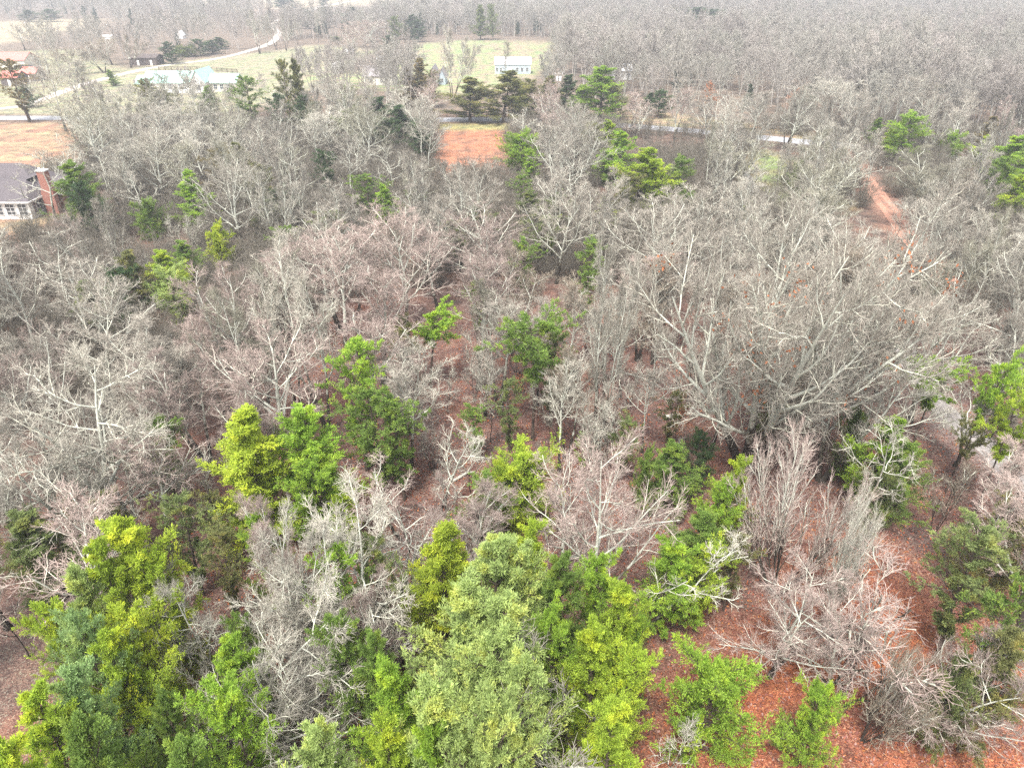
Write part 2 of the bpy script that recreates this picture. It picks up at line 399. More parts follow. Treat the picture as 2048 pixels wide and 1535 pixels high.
FORMS = {
 'slender': [bare(11, 15, tr=.19, cl=.42, n1=12, a1=.62, l1=.33, up1=.12), bare(12, 15, tr=.17, cl=.48, n1=10, a1=.7, l1=.32, kink=.03),
             bare(13, 15, stems=2, stem_ang=.10, tr=.16, cl=.40, n1=8, a1=.6, l1=.30)],
 'broad':   [bare(21, 14, tr=.26, cl=.28, n1=14, a1=.85, l1=.50, up1=.10, n2=9), bare(22, 14, stems=2, stem_ang=.22, tr=.24, cl=.28, n1=9, a1=.8, l1=.42, n2=8),
             bare(23, 13, tr=.25, cl=.30, n1=13, a1=.95, l1=.52, up1=.13, n2=8, kink=.03)],
 'forked':  [bare(31, 15, stems=3, stem_ang=.26, tr=.19, cl=.32, n1=8, a1=.6, l1=.30, kink=.02), bare(32, 14, stems=4, stem_ang=.34, tr=.16, cl=.30, n1=7, a1=.6, l1=.28)],
 'oval':    [bare(71, 13, tr=.25, cl=.16, n1=17, a1=1.0, l1=.50, up1=.05, n2=9, n4=5), bare(72, 13, stems=2, stem_ang=.16, tr=.22, cl=.15, n1=12, a1=1.0, l1=.46, up1=.03, n2=8)],
 'fan':     [bare(41, 9, stems=9, stem_ang=.62, tr=.085, cl=.14, n1=12, a1=.42, l1=.42, up1=.03, n2=6, n3=4, n4=4, wob=.085, twr=.011, a3=.42),
             bare(42, 9, stems=8, stem_ang=.55, tr=.08, cl=.16, n1=12, a1=.44, l1=.42, up1=.03, n2=6, n3=4, n4=4, wob=.085, twr=.011, a3=.42)],
 'crooked': [bare(51, 13, stems=1, stem_ang=.1, tr=.19, cl=.34, n1=8, a1=.9, l1=.42, n2=6, n3=6, n4=4, kink=.12, twr=.014),
             bare(52, 13, stems=2, stem_ang=.25, tr=.17, cl=.34, n1=6, a1=.9, l1=.40, n2=6, n3=6, n4=4, kink=.13, twr=.014)],
 'sapling': [bare(61, 7, tr=.06, cl=.25, n1=9, a1=.7, l1=.32, n2=5, n3=4, n4=3, twr=.012), bare(62, 6, stems=3, stem_ang=.2, tr=.04, cl=.2, n1=6, a1=.6, l1=.3, n2=5, n3=4, n4=3, twr=.012)],
}
OAK = bare(77, 18.5, stems=7, stem_ang=.58, tr=.40, cl=.22, n1=12, a1=.62, l1=.42, up1=.09, n2=9, n3=8, n4=5, wob=.10, twr=.014)

TW = {'grey': (.43, .395, .35), 'pale': (.54, .51, .45), 'pinkish': (.48, .385, .355), 'brown': (.35, .295, .24), 'olive': (.39, .375, .30)}
PLACED = []                                        # (x, y, radius) of everything standing
def put_bare(x, y, h, form, k, tone, rot, wid=1.0, lean=(0, 0), group=None, label=None, cat="tree", name="bare_tree", proto=None):
    p = proto or FORMS[form][k % len(FORMS[form])]
    e = link(name, None, None, (x, y, 0)); s = h / p['h']
    if wid > 8: wid = wid / 2 / FPX * depth(0, y, h * .6) / (p['r'] * s)     # a width in photo pixels
    elif wid > 2: wid = wid / (p['r'] * s)                                   # a crown radius in metres
    e.rotation_euler = (lean[0], lean[1], rot); e.scale = (s * wid, s * wid, s)
    t = link("trunk", p['trunk'], e); c = link("crown", p['crown'], e)
    j = random.Random(int(x * 77 + y * 131)); g = j.uniform(.72, 1.15)
    c.color = tuple(v * g for v in TW[tone]) + (1,)
    tag(e, label, cat, group)
    PLACED.append((x, y, p['r'] * s * wid)); return e

# ------------------------------------------------------------------ evergreen generator
def ever(seed, h=10, rmax=2.0, z0=.06, prof=None, nb=80, sub=8, per=34, ln=.26, wd=.075, rise=.45, droop=.06, tr=.14, clump=.22):
    r = np.random.default_rng(seed)
    P0 = polyl(np.array([[0, 0, -.2]]), np.array([[0, 0, 1.]]), np.array([h + .1]), 10, .02, .03, r); R0 = rad(np.array([tr]), np.array([.02]), 10)
    zt = z0 + (1 - z0) * (np.arange(nb) + r.uniform(0, 1, nb)) / nb
    i = np.minimum((zt * 10).astype(int), 9); f = (zt * 10 - i)[:, None]; S = P0[0][i] * (1 - f) + P0[0][i + 1] * f
    az = np.arange(nb) * 2.4 + r.normal(0, .5, nb)
    lump = 1 + .34 * np.sin(az * 2 + seed) * np.sin(zt * 11 + seed) + .18 * np.sin(az * 5 + zt * 23)
    L = np.maximum(prof(zt) * rmax * r.uniform(.35, 1.3, nb) * lump, .25)
    el = rise * (.4 + .9 * zt) + r.normal(0, .15, nb)
    D = np.stack([np.cos(az) * np.cos(el), np.sin(az) * np.cos(el), np.sin(el)], 1)
    P1 = polyl(S, D, L * 1.08, 5, .09, droop, r); R1 = rad(np.full(nb, .035), np.full(nb, .012), 5)
    s, d, L2, rr_ = kids(P1, R1, L, sub, .30, 1.0, .8, .42, r, .3)
    L2 = np.clip(L2, .18, .75) * r.uniform(.6, 1.2, len(L2))
    P2 = polyl(s, d, L2, 3, .15, .10, r); R2 = rad(np.full(len(s), .014), np.full(len(s), .006), 3)
    tv, tf = join([tubes(P0, R0, 7, r), tubes(P1, R1, 4, r), tubes(P2, R2, 3, r)])
    n = len(s); t = r.uniform(.1, 1.15, (n, per)); k = np.minimum((t * 3).astype(int), 2); ff = (t * 3 - k)[..., None]; ar = np.arange(n)[:, None]
    C = P2[ar, k] * (1 - ff) + P2[ar, k + 1] * ff; T = norm(P2[:, -1] - P2[:, 0])[:, None]
    C = C + r.normal(0, clump * .27, C.shape) * np.array([1, 1, .7])
    dr = norm(T * .7 + r.normal(0, .42, C.shape) + np.array([0, 0, .2])); C = C.reshape(-1, 3); dr = dr.reshape(-1, 3)
    sd = norm(np.cross(dr, r.normal(0, .55, dr.shape) + np.array([0, 0, 1.]))); m = len(C)
    ll = (ln * r.uniform(.5, 1.2, m))[:, None]; ww = (wd * r.uniform(.6, 1.2, m))[:, None]
    Q = np.stack([C - sd * ww * .4, C + dr * ll * .45 - sd * ww, C + dr * ll, C + dr * ll * .5 + sd * ww], 1).reshape(-1, 3)
    return dict(trunk=mesh_np("trunk", tv, tf, [M_dark], smooth=True), crown=mesh_np("crown", Q, np.arange(m * 4).reshape(-1, 4), [M_leaf]), h=float(np.percentile(Q[:, 2], 99.8)), r=float(np.percentile(np.hypot(Q[:, 0], Q[:, 1]), 96)))
cone = lambda z: (1 - z) ** .75 * (.35 + .65 * np.clip(z / .12, 0, 1)) + .04
roundp = lambda z: np.sqrt(np.clip(1 - (z * 1.0 - .35) ** 2 / .45, .02, 1))
pinep = lambda z: np.clip(np.sin(np.clip((z - .55) / .5, 0, 1) * 3.0), .10, 1)
highp = lambda z: np.clip(np.sin(np.clip((z - .22) / .8, 0, 1) * 2.9), .10, 1)
EV = {
 'cone':   [ever(1, 10, 2.1, .05, cone, 120, 13, 42, .15, .026), ever(2, 10, 2.1, .10, cone, 110, 13, 42, .15, .026)],
 'fluffy': [ever(3, 10, 2.3, .06, lambda z: roundp(z) * .6 + cone(z) * .4, 81, 15, 40, .17, .026, .55), ever(4, 10, 2.3, .12, roundp, 67, 15, 40, .17, .026, .5), ever(5, 10, 2.4, .1, lambda z: cone(z) * .7 + roundp(z) * .3, 77, 15, 40, .17, .026, .6),
            ever(15, 10, 2.4, .08, lambda z: cone(z) * .55 + roundp(z) * .4 * (1 + .4 * np.sin(z * 14)), 72, 15, 40, .17, .026, .6)],
 'pine':   [ever(6, 10, 2.2, .62, pinep, 34, 7, 54, .26, .03, .3, .05, .12), ever(7, 10, 2.2, .52, pinep, 40, 7, 54, .26, .03, .3, .05, .12)],
 'loose':  [ever(8, 10, 2.1, .20, highp, 56, 6, 40, .22, .032, .4), ever(9, 10, 2.1, .15, highp, 60, 6, 38, .22, .032, .45)],
 'bush':   [ever(10, 5, 2.4, .04, roundp, 72, 14, 42, .15, .026, .6, .05, .08), ever(14, 5, 2.2, .04, roundp, 64, 14, 42, .15, .026, .6, .05, .08)],
}
EC = {'yellow': (.51, .60, .09), 'yellow-green': (.46, .58, .09), 'bright green': (.36, .52, .09), 'green': (.26, .37, .10), 'pale green': (.50, .60, .24),
      'blue-green': (.38, .52, .24), 'olive': (.28, .28, .13), 'dark green': (.10, .165, .08), 'dull green': (.27, .32, .14), 'bronze': (.31, .25, .13)}
def put_ever(tx, ty, by, wpx, kind, k, colr, label=None, group=None, name="cedar_tree", cat="tree", hmin=2.0, rmul=1.0):
    Y = at(tx, by).y; h = max(h_of(Y, ty), hmin)
    dz = depth(0, Y, h); x = (tx - 1024) / FPX * dz
    rr_ = wpx / 2 / FPX * depth(0, Y, h * .5) * rmul * (1.22 if ty > 600 else 1.28)
    p = EV[kind][k % len(EV[kind])]
    e = link(name, None, None, (x, Y, 0)); s = h / p['h']; sr = rr_ / p['r']
    e.scale = (sr, sr, s); e.rotation_euler = (0, 0, (tx * 7 + ty * 3) % 6.28)
    t = link("trunk", p['trunk'], e); c = link("crown", p['crown'], e)
    j = random.Random(int(tx * 31 + ty)); g = j.uniform(.9, 1.1)
    c.color = tuple(v * g for v in EC[colr]) + (1,)
    tag(e, label, cat, group); PLACED.append((x, Y, rr_)); return e
# ------------------------------------------------------------------ evergreens (top px, top py, base py, width px)
L_ = None
EVL = [
 (475,806,1085,150,'cone',0,'yellow','bright yellow cone-shaped cedar standing alone left of the leafy clearing'),
 
 (600,800,1050,135,'fluffy',0,'bright green',L_),
 (625,905,1095,120,'fluffy',1,'bright green',L_),
 (700,672,940,120,'loose',0,'bright green','tall thin-topped green evergreen behind the yellow cone cedar'),
 (745,770,990,140,'loose',1,'green',L_), (790,800,1000,100,'loose',0,'green',L_),
 (850,612,775,105,'pine',0,'bright green',L_), (800,640,790,80,'pine',1,'olive',L_),
 (1070,622,880,125,'pine',1,'green','tall loose green pine with bare lower trunk in mid clearing'), (1105,665,850,80,'loose',0,'dull green',L_),
 (1018,755,905,60,'loose',1,'dull green',L_), (950,812,925,60,'loose',0,'green',L_), (1350,780,900,50,'loose',1,'olive',L_),
 (872,1033,1330,135,'cone',1,'yellow','dense yellow-green cone cedar beside the big pale green cedars'),
 (965,1075,1390,150,'fluffy',0,'pale green',L_), (1040,1085,1370,120,'fluffy',1,'pale green',L_), (930,1170,1480,180,'fluffy',2,'pale green',L_),
 (1030,1180,1500,170,'fluffy',0,'pale green',L_), (960,1290,1620,210,'fluffy',1,'pale green',L_), (1050,1310,1650,150,'fluffy',2,'pale green',L_),
 (900,1370,1760,180,'fluffy',0,'pale green',L_), (1010,1400,1800,190,'fluffy',1,'pale green',L_),
 (1060,1040,1260,95,'fluffy',2,'yellow-green',L_), (1110,1120,1400,110,'fluffy',0,'green',L_), (1105,1200,1480,110,'fluffy',1,'bright green',L_),
 (1045,893,1045,135,'bush',0,'yellow-green','wide low olive-yellow cedar at the near edge of the clearing'), (1000,925,1070,90,'bush',1,'yellow-green',L_),
 (968,958,1120,90,'loose',0,'green',L_),
 (1215,1100,1370,110,'fluffy',1,'bright green',L_), (1245,1170,1430,110,'fluffy',2,'yellow-green',L_), (1200,1260,1520,120,'fluffy',0,'yellow-green',L_),
 (1255,1290,1540,110,'fluffy',1,'yellow-green',L_), (1230,1400,1680,130,'fluffy',2,'yellow-green',L_), (1270,1220,1420,70,'bush',0,'bright green',L_),
 (1360,893,1030,90,'fluffy',0,'green',L_), (1402,868,990,60,'fluffy',1,'dark green',L_), (1300,900,1010,50,'bush',1,'green',L_),
 (1480,912,1130,80,'fluffy',2,'yellow-green','narrow bright yellow-green cedar between two fans of bare stems'), (1445,960,1150,80,'fluffy',1,'bright green',L_),
 (1400,1010,1190,100,'fluffy',0,'green',L_), (1350,1080,1270,110,'fluffy',2,'bright green',L_), (1420,1090,1260,90,'loose',1,'yellow-green',L_), (1480,1060,1220,70,'loose',0,'olive',L_),
 (1440,1300,1500,160,'bush',0,'bright green','low round bright green cedar on red leaves beside clearing edge'),
 (1650,1365,1530,95,'bush',1,'bright green','small ragged bright green cedar alone on the red leaf floor'), (1582,1445,1500,38,'bush',0,'green','tiny thin green cedar seedling on the red leaf floor'),
 (1775,828,1010,105,'fluffy',0,'bright green',L_), (1835,890,1050,90,'fluffy',1,'green',L_), (1720,815,960,60,'bush',1,'green',L_), (1770,930,1060,80,'bush',0,'dull green',L_),
 (2000,700,985,88,'pine',0,'bright green','tall bright green pine with long bare trunk beside gravel path'), (2055,775,1030,84,'pine',1,'yellow-green',L_),
 (1885,715,900,100,'pine',1,'bright green',L_), (1960,840,1010,60,'pine',0,'olive',L_),
 (1990,1050,1310,150,'loose',0,'dull green',L_), (2050,1150,1420,120,'loose',1,'green',L_), 
 (2040,1260,1500,110,'fluffy',2,'olive',L_), (1940,1320,1500,100,'bush',1,'dull green',L_), (2030,1020,1200,120,'bush',1,'olive',L_),
 (235,1040,1390,150,'fluffy',2,'yellow','tall ragged yellow-green cedar over the lower left thicket'), (165,1085,1420,110,'fluffy',0,'yellow-green',L_), (280,1110,1400,100,'fluffy',1,'yellow-green',L_),
 (100,1200,1500,110,'fluffy',1,'yellow-green',L_), (140,1140,1440,110,'fluffy',2,'pale green',L_), (150,1240,1560,130,'fluffy',1,'blue-green',L_),
 (125,1340,1660,140,'fluffy',2,'blue-green',L_), (255,1215,1500,130,'fluffy',1,'yellow',L_), (210,1260,1550,110,'fluffy',2,'yellow-green',L_),
 (40,1400,1740,140,'fluffy',0,'yellow-green',L_), (150,1430,1790,150,'fluffy',2,'green',L_), (0,1480,1850,150,'fluffy',2,'yellow-green',L_),
 (440,1285,1520,115,'fluffy',0,'bright green',L_), (450,1365,1640,150,'fluffy',1,'bright green',L_), (355,1475,1760,130,'fluffy',2,'green',L_), (320,1400,1640,90,'fluffy',1,'green',L_), (480,1230,1440,70,'fluffy',1,'green',L_),
 (610,1430,1780,140,'fluffy',0,'pale green',L_), (770,1330,1620,120,'fluffy',2,'bright green',L_), (790,1430,1760,120,'fluffy',0,'yellow-green',L_), (740,1250,1520,90,'fluffy',0,'green',L_), (850,1440,1790,100,'fluffy',2,'bright green',L_),
 (515,1015,1230,75,'fluffy',1,'bright green',L_), (665,1080,1360,110,'loose',0,'bright green',L_), (740,1080,1330,100,'loose',1,'dull green',L_), (690,1230,1500,120,'fluffy',1,'green',L_),
 (690,975,1120,60,'loose',0,'yellow-green',L_), (430,1060,1240,80,'loose',1,'olive',L_),
 (300,835,1010,115,'loose',0,'green',L_), (65,1020,1220,130,'fluffy',0,'dull green',L_), (350,1000,1190,110,'loose',1,'dull green',L_), (130,1000,1180,80,'fluffy',2,'olive',L_), (200,985,1170,90,'fluffy',2,'olive',L_), (420,980,1130,70,'loose',1,'olive',L_), (1640,655,800,90,'loose',0,'dull green',L_), (1690,700,830,80,'loose',1,'dull green',L_), (1550,790,900,70,'loose',0,'dull green',L_), (1250,840,960,70,'loose',1,'dull green',L_), (1170,860,960,30,'loose',0,'bright green',L_),
 # middle distance
 (376,343,460,62,'cone',0,'bright green','bright green cone cedar among grey trees near the brick house'), (142,325,470,75,'fluffy',0,'green',L_), (165,360,480,60,'fluffy',1,'dark green',L_),
 (215,535,660,80,'fluffy',1,'dark green',L_), (170,560,670,70,'fluffy',2,'dull green',L_), (255,500,620,60,'fluffy',2,'olive',L_), (330,500,610,62,'fluffy',0,'yellow-green',L_), (335,530,640,70,'bush',0,'pale green',L_), (432,447,540,52,'bush',1,'yellow',L_), (370,480,570,50,'fluffy',0,'green',L_),
 (440,290,400,70,'fluffy',1,'bronze',L_), (480,285,395,50,'cone',0,'olive',L_), (510,325,420,50,'fluffy',2,'olive',L_), (285,395,480,50,'bush',0,'green',L_), (560,370,460,60,'fluffy',1,'dark green',L_), (525,400,480,50,'fluffy',0,'dull green',L_),
 (492,150,262,56,'loose',0,'green',L_), (405,172,250,38,'cone',1,'green',L_), (295,155,232,50,'fluffy',1,'olive',L_), (325,180,240,36,'bush',1,'olive',L_), (220,140,172,20,'cone',0,'green',L_),
 (565,118,280,42,'loose',1,'olive',L_), (592,118,275,34,'cone',0,'olive',L_), (600,190,285,40,'loose',1,'dark green',L_), (548,185,290,46,'loose',0,'dark green',L_),
 (742,195,290,70,'fluffy',0,'dark green',L_), (770,235,310,66,'fluffy',1,'dark green',L_), (800,210,300,60,'fluffy',2,'dark green',L_), (700,215,300,60,'fluffy',1,'dull green',L_), (840,245,330,46,'fluffy',2,'dark green',L_), (690,170,250,50,'bush',0,'dull green',L_),
 (832,118,215,46,'cone',1,'bronze',L_), (858,140,215,40,'fluffy',1,'olive',L_), (815,135,215,30,'cone',0,'bronze',L_),
 (938,155,243,80,'fluffy',2,'olive','olive cedar beside the dark rail fence, left of its neighbour'), (1005,140,245,84,'fluffy',0,'olive','tallest olive cedar standing at the roadside by the rail fence'), (1065,158,240,56,'fluffy',1,'olive',L_), (1090,152,240,50,'cone',1,'olive',L_), (1130,150,235,46,'fluffy',0,'dark green',L_), (1045,175,235,44,'bush',0,'green',L_),
 (1205,132,240,82,'fluffy',2,'bright green','large round bright green evergreen right of the utility pole'), (1235,170,240,46,'fluffy',1,'olive',L_), (1160,170,240,40,'fluffy',0,'green',L_), (1320,180,235,44,'fluffy',1,'dark green',L_), (1300,185,230,30,'cone',0,'dark green',L_),
 (1042,262,345,66,'bush',0,'bright green','round bright green cedar at the right corner of orange clearing'), (1190,245,330,56,'fluffy',1,'olive',L_), (1225,240,330,46,'cone',0,'yellow-green',L_), (1243,262,350,56,'fluffy',2,'bright green',L_), (1225,300,370,60,'fluffy',0,'bright green',L_),
 (1283,293,420,86,'fluffy',0,'yellow-green',L_), (1250,345,440,66,'fluffy',1,'olive',L_), (1318,318,420,66,'fluffy',2,'yellow-green',L_), (1360,310,405,50,'fluffy',1,'green',L_), (1375,380,440,36,'bush',0,'green',L_), (1215,395,470,36,'cone',0,'yellow',L_), (1060,300,370,34,'cone',1,'bright green',L_), (1040,350,430,40,'loose',0,'green',L_),
 (730,350,440,60,'loose',1,'green',L_), (770,370,450,40,'cone',0,'bright green',L_), (830,380,460,50,'loose',0,'dull green',L_), (1090,430,540,60,'loose',1,'dull green',L_), (1050,480,600,60,'loose',0,'green',L_), (1060,385,470,50,'fluffy',0,'dull green',L_), (900,440,540,50,'loose',0,'dull green',L_), (1180,480,590,60,'loose',1,'green',L_), (650,300,400,50,'loose',0,'dark green',L_), (570,450,540,50,'loose',1,'green',L_), (660,420,510,60,'loose',1,'dull green',L_), (1120,380,460,46,'fluffy',1,'dull green',L_), (960,400,480,46,'fluffy',2,'dull green',L_),
 (1822,222,330,66,'fluffy',1,'bright green','bright green cedar beside the utility pole at far woods'), (1792,258,320,34,'fluffy',0,'yellow-green',L_), (1755,235,300,30,'cone',0,'green',L_), (1915,262,325,40,'bush',0,'bright green',L_), (1992,232,330,42,'cone',1,'bronze',L_), (1975,270,340,36,'fluffy',2,'yellow-green',L_), (2035,272,385,76,'fluffy',0,'bright green',L_), (2025,315,420,60,'fluffy',1,'green',L_), (2045,350,450,60,'fluffy',2,'yellow-green',L_), (1880,265,320,30,'bush',1,'olive',L_),
 (1600,320,400,30,'bush',0,'dull green',L_), (1500,400,470,30,'bush',1,'yellow-green',L_), (1180,540,650,40,'loose',1,'green',L_), (950,560,680,40,'loose',0,'green',L_),
 # far
 (335,84,128,34,'fluffy',0,'dark green',L_), (372,92,114,34,'bush',0,'dull green',L_), (395,78,112,36,'fluffy',1,'dark green',L_), (420,80,108,34,'fluffy',2,'dark green',L_), (440,74,98,28,'fluffy',0,'dark green',L_), (358,90,112,26,'bush',1,'olive',L_),
 (780,70,106,28,'fluffy',1,'dark green',L_), (610,18,58,36,'fluffy',0,'dark green',L_), (655,14,56,40,'fluffy',1,'dark green',L_), (748,8,44,18,'cone',0,'dark green',L_), (705,14,52,40,'fluffy',2,'dark green',L_), (790,32,80,26,'fluffy',1,'dull green',L_), (820,30,80,30,'fluffy',0,'dark green',L_), (835,40,84,26,'fluffy',2,'dark green',L_), (960,10,80,26,'cone',1,'dull green',L_), (985,8,80,22,'fluffy',1,'dull green',L_), (50,20,44,30,'fluffy',0,'dark green',L_), (95,18,44,34,'fluffy',1,'dark green',L_), (670,72,84,18,'bush',0,'dull green',L_),
 (1390,14,60,60,'fluffy',0,'dark green',L_), (1418,18,66,56,'fluffy',1,'dark green',L_), (1370,14,50,36,'fluffy',2,'dull green',L_), (1400,36,80,50,'fluffy',2,'dark green',L_), (1305,12,40,24,'fluffy',0,'dark green',L_), (1345,14,46,26,'fluffy',1,'olive',L_), (1215,18,44,26,'bush',0,'dull green',L_), (1485,18,44,26,'fluffy',0,'dark green',L_), (1530,14,40,30,'fluffy',1,'dark green',L_), (580,-4,20,32,'fluffy',0,'dark green',L_), (645,-8,16,26,'fluffy',1,'dark green',L_), (560,-6,20,30,'fluffy',2,'dark green',L_),
 (18,115,245,60,'loose',0,'bronze','tall bronze cedar with long bare trunk standing by the road'), (48,170,215,34,'bush',1,'dark green',L_),
]
ITEMS = []                                         # (obj, description, x, y)
FK = {'cone': 'cone-shaped cedar', 'fluffy': 'dense cedar', 'pine': 'high-crowned pine', 'loose': 'thin-foliaged evergreen', 'bush': 'low bushy cedar'}
for tx, ty, by, wp, kd, k, c, lab in EVL:
    nm = {'pine': 'pine_tree', 'loose': 'evergreen_tree'}.get(kd, 'cedar_tree')
    o = put_ever(tx, ty, by, wp, kd, k, c, lab, "evergreens growing among the bare trees", nm)
    ITEMS.append((o, f"{c} {FK[kd]}", o.location.x, o.location.y))

# ------------------------------------------------------------------ bare trees placed one by one: base px, base py, top py, form, k, tone, rot, wid, lean, label
PI = math.pi
HERO = [
 (225,1100,700,'oval',0,'pale',.5,350,(.0,.18),'big pale spreading bare tree left of the yellow cone cedar'),
 (150,1120,790,'forked',0,'pale',1.2,260,(.05,-.15),'pale forked bare tree leaning over the lower left thicket'),
 (40,960,640,'broad',2,'pinkish',.5,260,(0,0),L_),
 (655,860,470,'forked',0,'pale',.3,190,(0,0),'tall pale forked bare tree behind the yellow cone cedar'),
 (530,850,520,'broad',1,'olive',2.3,210,(0,0),L_),
 (1195,900,470,'forked',1,'pale',2.0,180,(0,-.14),'tall pale bare tree leaning leftwards over the leafy clearing'),
 (955,780,500,'slender',0,'pinkish',.4,150,(0,0),L_),
 (990,800,560,'slender',1,'olive',.4,110,(0,0),L_),
 (685,1380,1020,'oval',1,'pale',.9,300,(-.05,.06),'pale bare tree with hanging lower twigs above green cedars'),
 (560,1390,1040,'oval',1,'pale',3.1,210,(0,-.1),'pale crooked nearly dead tree left of hanging-twig tree'),
 (1205,1250,870,'oval',0,'pinkish',2.2,275,(0,0),'pinkish fan-crowned bare tree beside the wide low cedar'),
 (1600,1190,892,'fan',0,'pinkish',.2,260,(0,0),'pinkish fan of many straight bare stems over red leaves'),
 (1580,1350,1130,'oval',1,'pinkish',1.2,230,(.1,-.05),L_),
 (1700,1410,1200,'oval',0,'pinkish',2.4,220,(.0,.1),L_),
 (1700,1270,985,'fan',1,'pale',.7,110,(0,.05),'slim fan of pale stems right of the pinkish fan'),
 (1265,1290,1090,'crooked',0,'pale',.5,1.0,(.15,.62),'pale tree leaning hard over the round bright green cedar'),
 (1900,1390,1150,'crooked',1,'pale',1.6,1.0,(.3,-.3),'low pale crooked tree sprawling over red leaves'),
 (1880,1460,1250,'oval',1,'pinkish',1.4,230,(.3,-.2),L_),
 (1780,1480,1280,'fan',0,'brown',2.2,150,(.2,-.2),L_),
 (1740,1400,1180,'sapling',1,'pinkish',.6,1.3,(.2,.1),L_),
 (400,1400,1130,'oval',0,'pale',.6,180,(0,-.1),'pale crooked tree with long limbs left of the low green cedars'),
 (330,1560,1330,'oval',1,'pale',4.0,330,(-.35,-.75),'pale limbs of a fallen-over tree reaching across lower left cedars'),
 (330,1360,1100,'slender',1,'grey',1.0,130,(0,-.05),L_),
 (400,1640,1420,'broad',0,'pale',4.2,300,(-.2,-.55),L_),
 (1345,1560,1440,'sapling',0,'pale',1.0,1.2,(0,0),L_),
 (1110,1640,1350,'sapling',1,'pale',1.0,.9,(0,0),'small pale sapling beside the pale green cedars and red leaves'),
 (1120,1500,1360,'sapling',0,'pale',2.0,1.0,(.2,0),L_),
 (885,1030,810,'crooked',0,'pale',2.2,.95,(.0,-.30),'bent pale-limbed tree with dark trunk leaning in leafy clearing'),
 (890,1020,880,'crooked',1,'grey',1.1,.8,(0,.05),'short broken tree with pale crooked limbs in leafy clearing'),
 (1975,730,440,'forked',0,'pale',2.2,170,(0,.08),'tall pale forked tree behind the tall bright green pine'),
 (1290,720,470,'broad',1,'grey',2.2,150,(0,0),L_),
 (1660,720,520,'slender',0,'grey',2.2,1.2,(0,.05),L_),
 (1800,800,560,'slender',2,'grey',2.2,1.2,(0,.05),L_), (1740,770,560,'slender',1,'olive',1.2,1.2,(0,.05),L_), (1860,720,520,'slender',0,'olive',1.2,1.1,(0,.05),L_),
 (1640,960,700,'broad',1,'pale',1.1,260,(.1,.25),'pale low-limbed tree spreading beside the huge oak'),
 (1770,1040,800,'crooked',0,'pale',5.1,.9,(.2,.3),L_),
 (133,262,125,'broad',0,'grey',2.0,90,(0,-.03),'lone grey bare tree on the orange lawn beside the road'),
 (165,225,120,'slender',0,'grey',2.0,70,(0,-.05),L_),
 (520,108,20,'slender',2,'pale',2.0,55,(0,0),'lone tall bare tree beside the curving gravel driveway'),
 (38,100,45,'broad',2,'grey',1.0,55,(0,0),L_), (100,92,40,'broad',0,'grey',1.0,.7,(0,.0),L_), (150,82,20,'slender',1,'grey',1.0,.7,(0,0),L_), (165,84,22,'slender',0,'grey',1.0,.7,(0,0),L_), (190,76,30,'slender',2,'grey',1.0,.7,(0,0),L_),
 (115,150,95,'broad',1,'brown',1.0,60,(0,0),L_), (145,152,92,'broad',2,'brown',1.0,55,(0,0),L_), (198,146,84,'forked',0,'brown',1.0,70,(0,0),L_), (250,136,70,'forked',1,'brown',1.0,70,(0,0),L_), (225,130,72,'broad',0,'brown',1.0,60,(0,0),L_), (85,160,95,'forked',0,'grey',1.0,1.0,(0,0),L_),
 (900,205,55,'forked',1,'pale',1.0,100,(0,0),'pale fine-twigged bare tree on lawn left of grey shed'), (940,205,90,'slender',1,'grey',1.0,.6,(0,0),L_), (1010,190,80,'slender',0,'grey',1.0,.6,(0,0),L_),
 (1240,240,160,'crooked',0,'pale',1.0,.8,(0,.1),'crooked pale roadside tree right of the round green evergreen'),
 (840,290,175,'forked',0,'pale',1.0,110,(0,.05),'pale forked tree at the upper left edge of orange clearing'),
 (1480,260,180,'broad',2,'pale',1.0,120,(0,0),L_), (1660,240,155,'broad',0,'pale',1.0,120,(0,0),'pale spreading bare tree in far woods left of utility pole'), (1880,240,150,'broad',0,'pale',1.0,140,(0,0),L_),
 (1480,400,270,'broad',1,'olive',1.0,130,(0,0),L_), (1550,390,285,'slender',0,'grey',1.0,.9,(0,0),L_), (1568,385,280,'slender',1,'grey',1.0,.9,(0,0),L_), (1592,375,270,'slender',2,'grey',1.0,.9,(0,0),L_), (1690,420,290,'crooked',0,'pale',1.0,150,(0,.1),'crooked pale tree bent over the start of the red dirt track'), (1720,410,300,'crooked',1,'pale',3.0,1.0,(0,0),L_),
 (1880,450,290,'forked',0,'olive',1.0,190,(0,0),L_), (1640,385,290,'slender',1,'grey',1.0,.9,(0,0),L_),
 (1100,300,210,'crooked',0,'pale',1.0,90,(0,0),L_), (1130,320,215,'crooked',1,'pale',2.0,100,(0,0),L_), (1160,330,230,'crooked',0,'pale',4.0,100,(0,0),L_), (1060,300,215,'crooked',1,'pale',5.0,80,(0,0),L_), (1090,350,250,'crooked',1,'pale',1.5,100,(0,0),L_), (1180,360,260,'crooked',0,'pale',2.5,100,(0,0),L_),
 (80,460,300,'crooked',0,'pale',1.0,130,(0,.1),'pale crooked-limbed tree arching over the brick house roof'), (120,420,270,'crooked',1,'pale',2.0,1.0,(0,.1),L_),
 (545,100,20,'forked',0,'grey',1.0,.7,(0,0),L_), (565,102,30,'forked',1,'grey',1.0,.7,(0,0),L_), (632,86,25,'slender',0,'pale',1.0,.8,(0,0),L_), (590,90,30,'slender',2,'pale',1.0,.8,(0,0),L_), (745,95,40,'broad',0,'pinkish',1.0,90,(0,0),L_), (700,110,40,'broad',1,'pinkish',1.0,90,(0,0),L_),
]
def tonebias(x, y): return None
BASED = {655, 530, 955, 990, 1195, 1265, 885, 890, 1975, 133, 165, 520, 1240, 840, 1640, 1550, 1568, 1592, 225}   # trunk foot seen in the photo
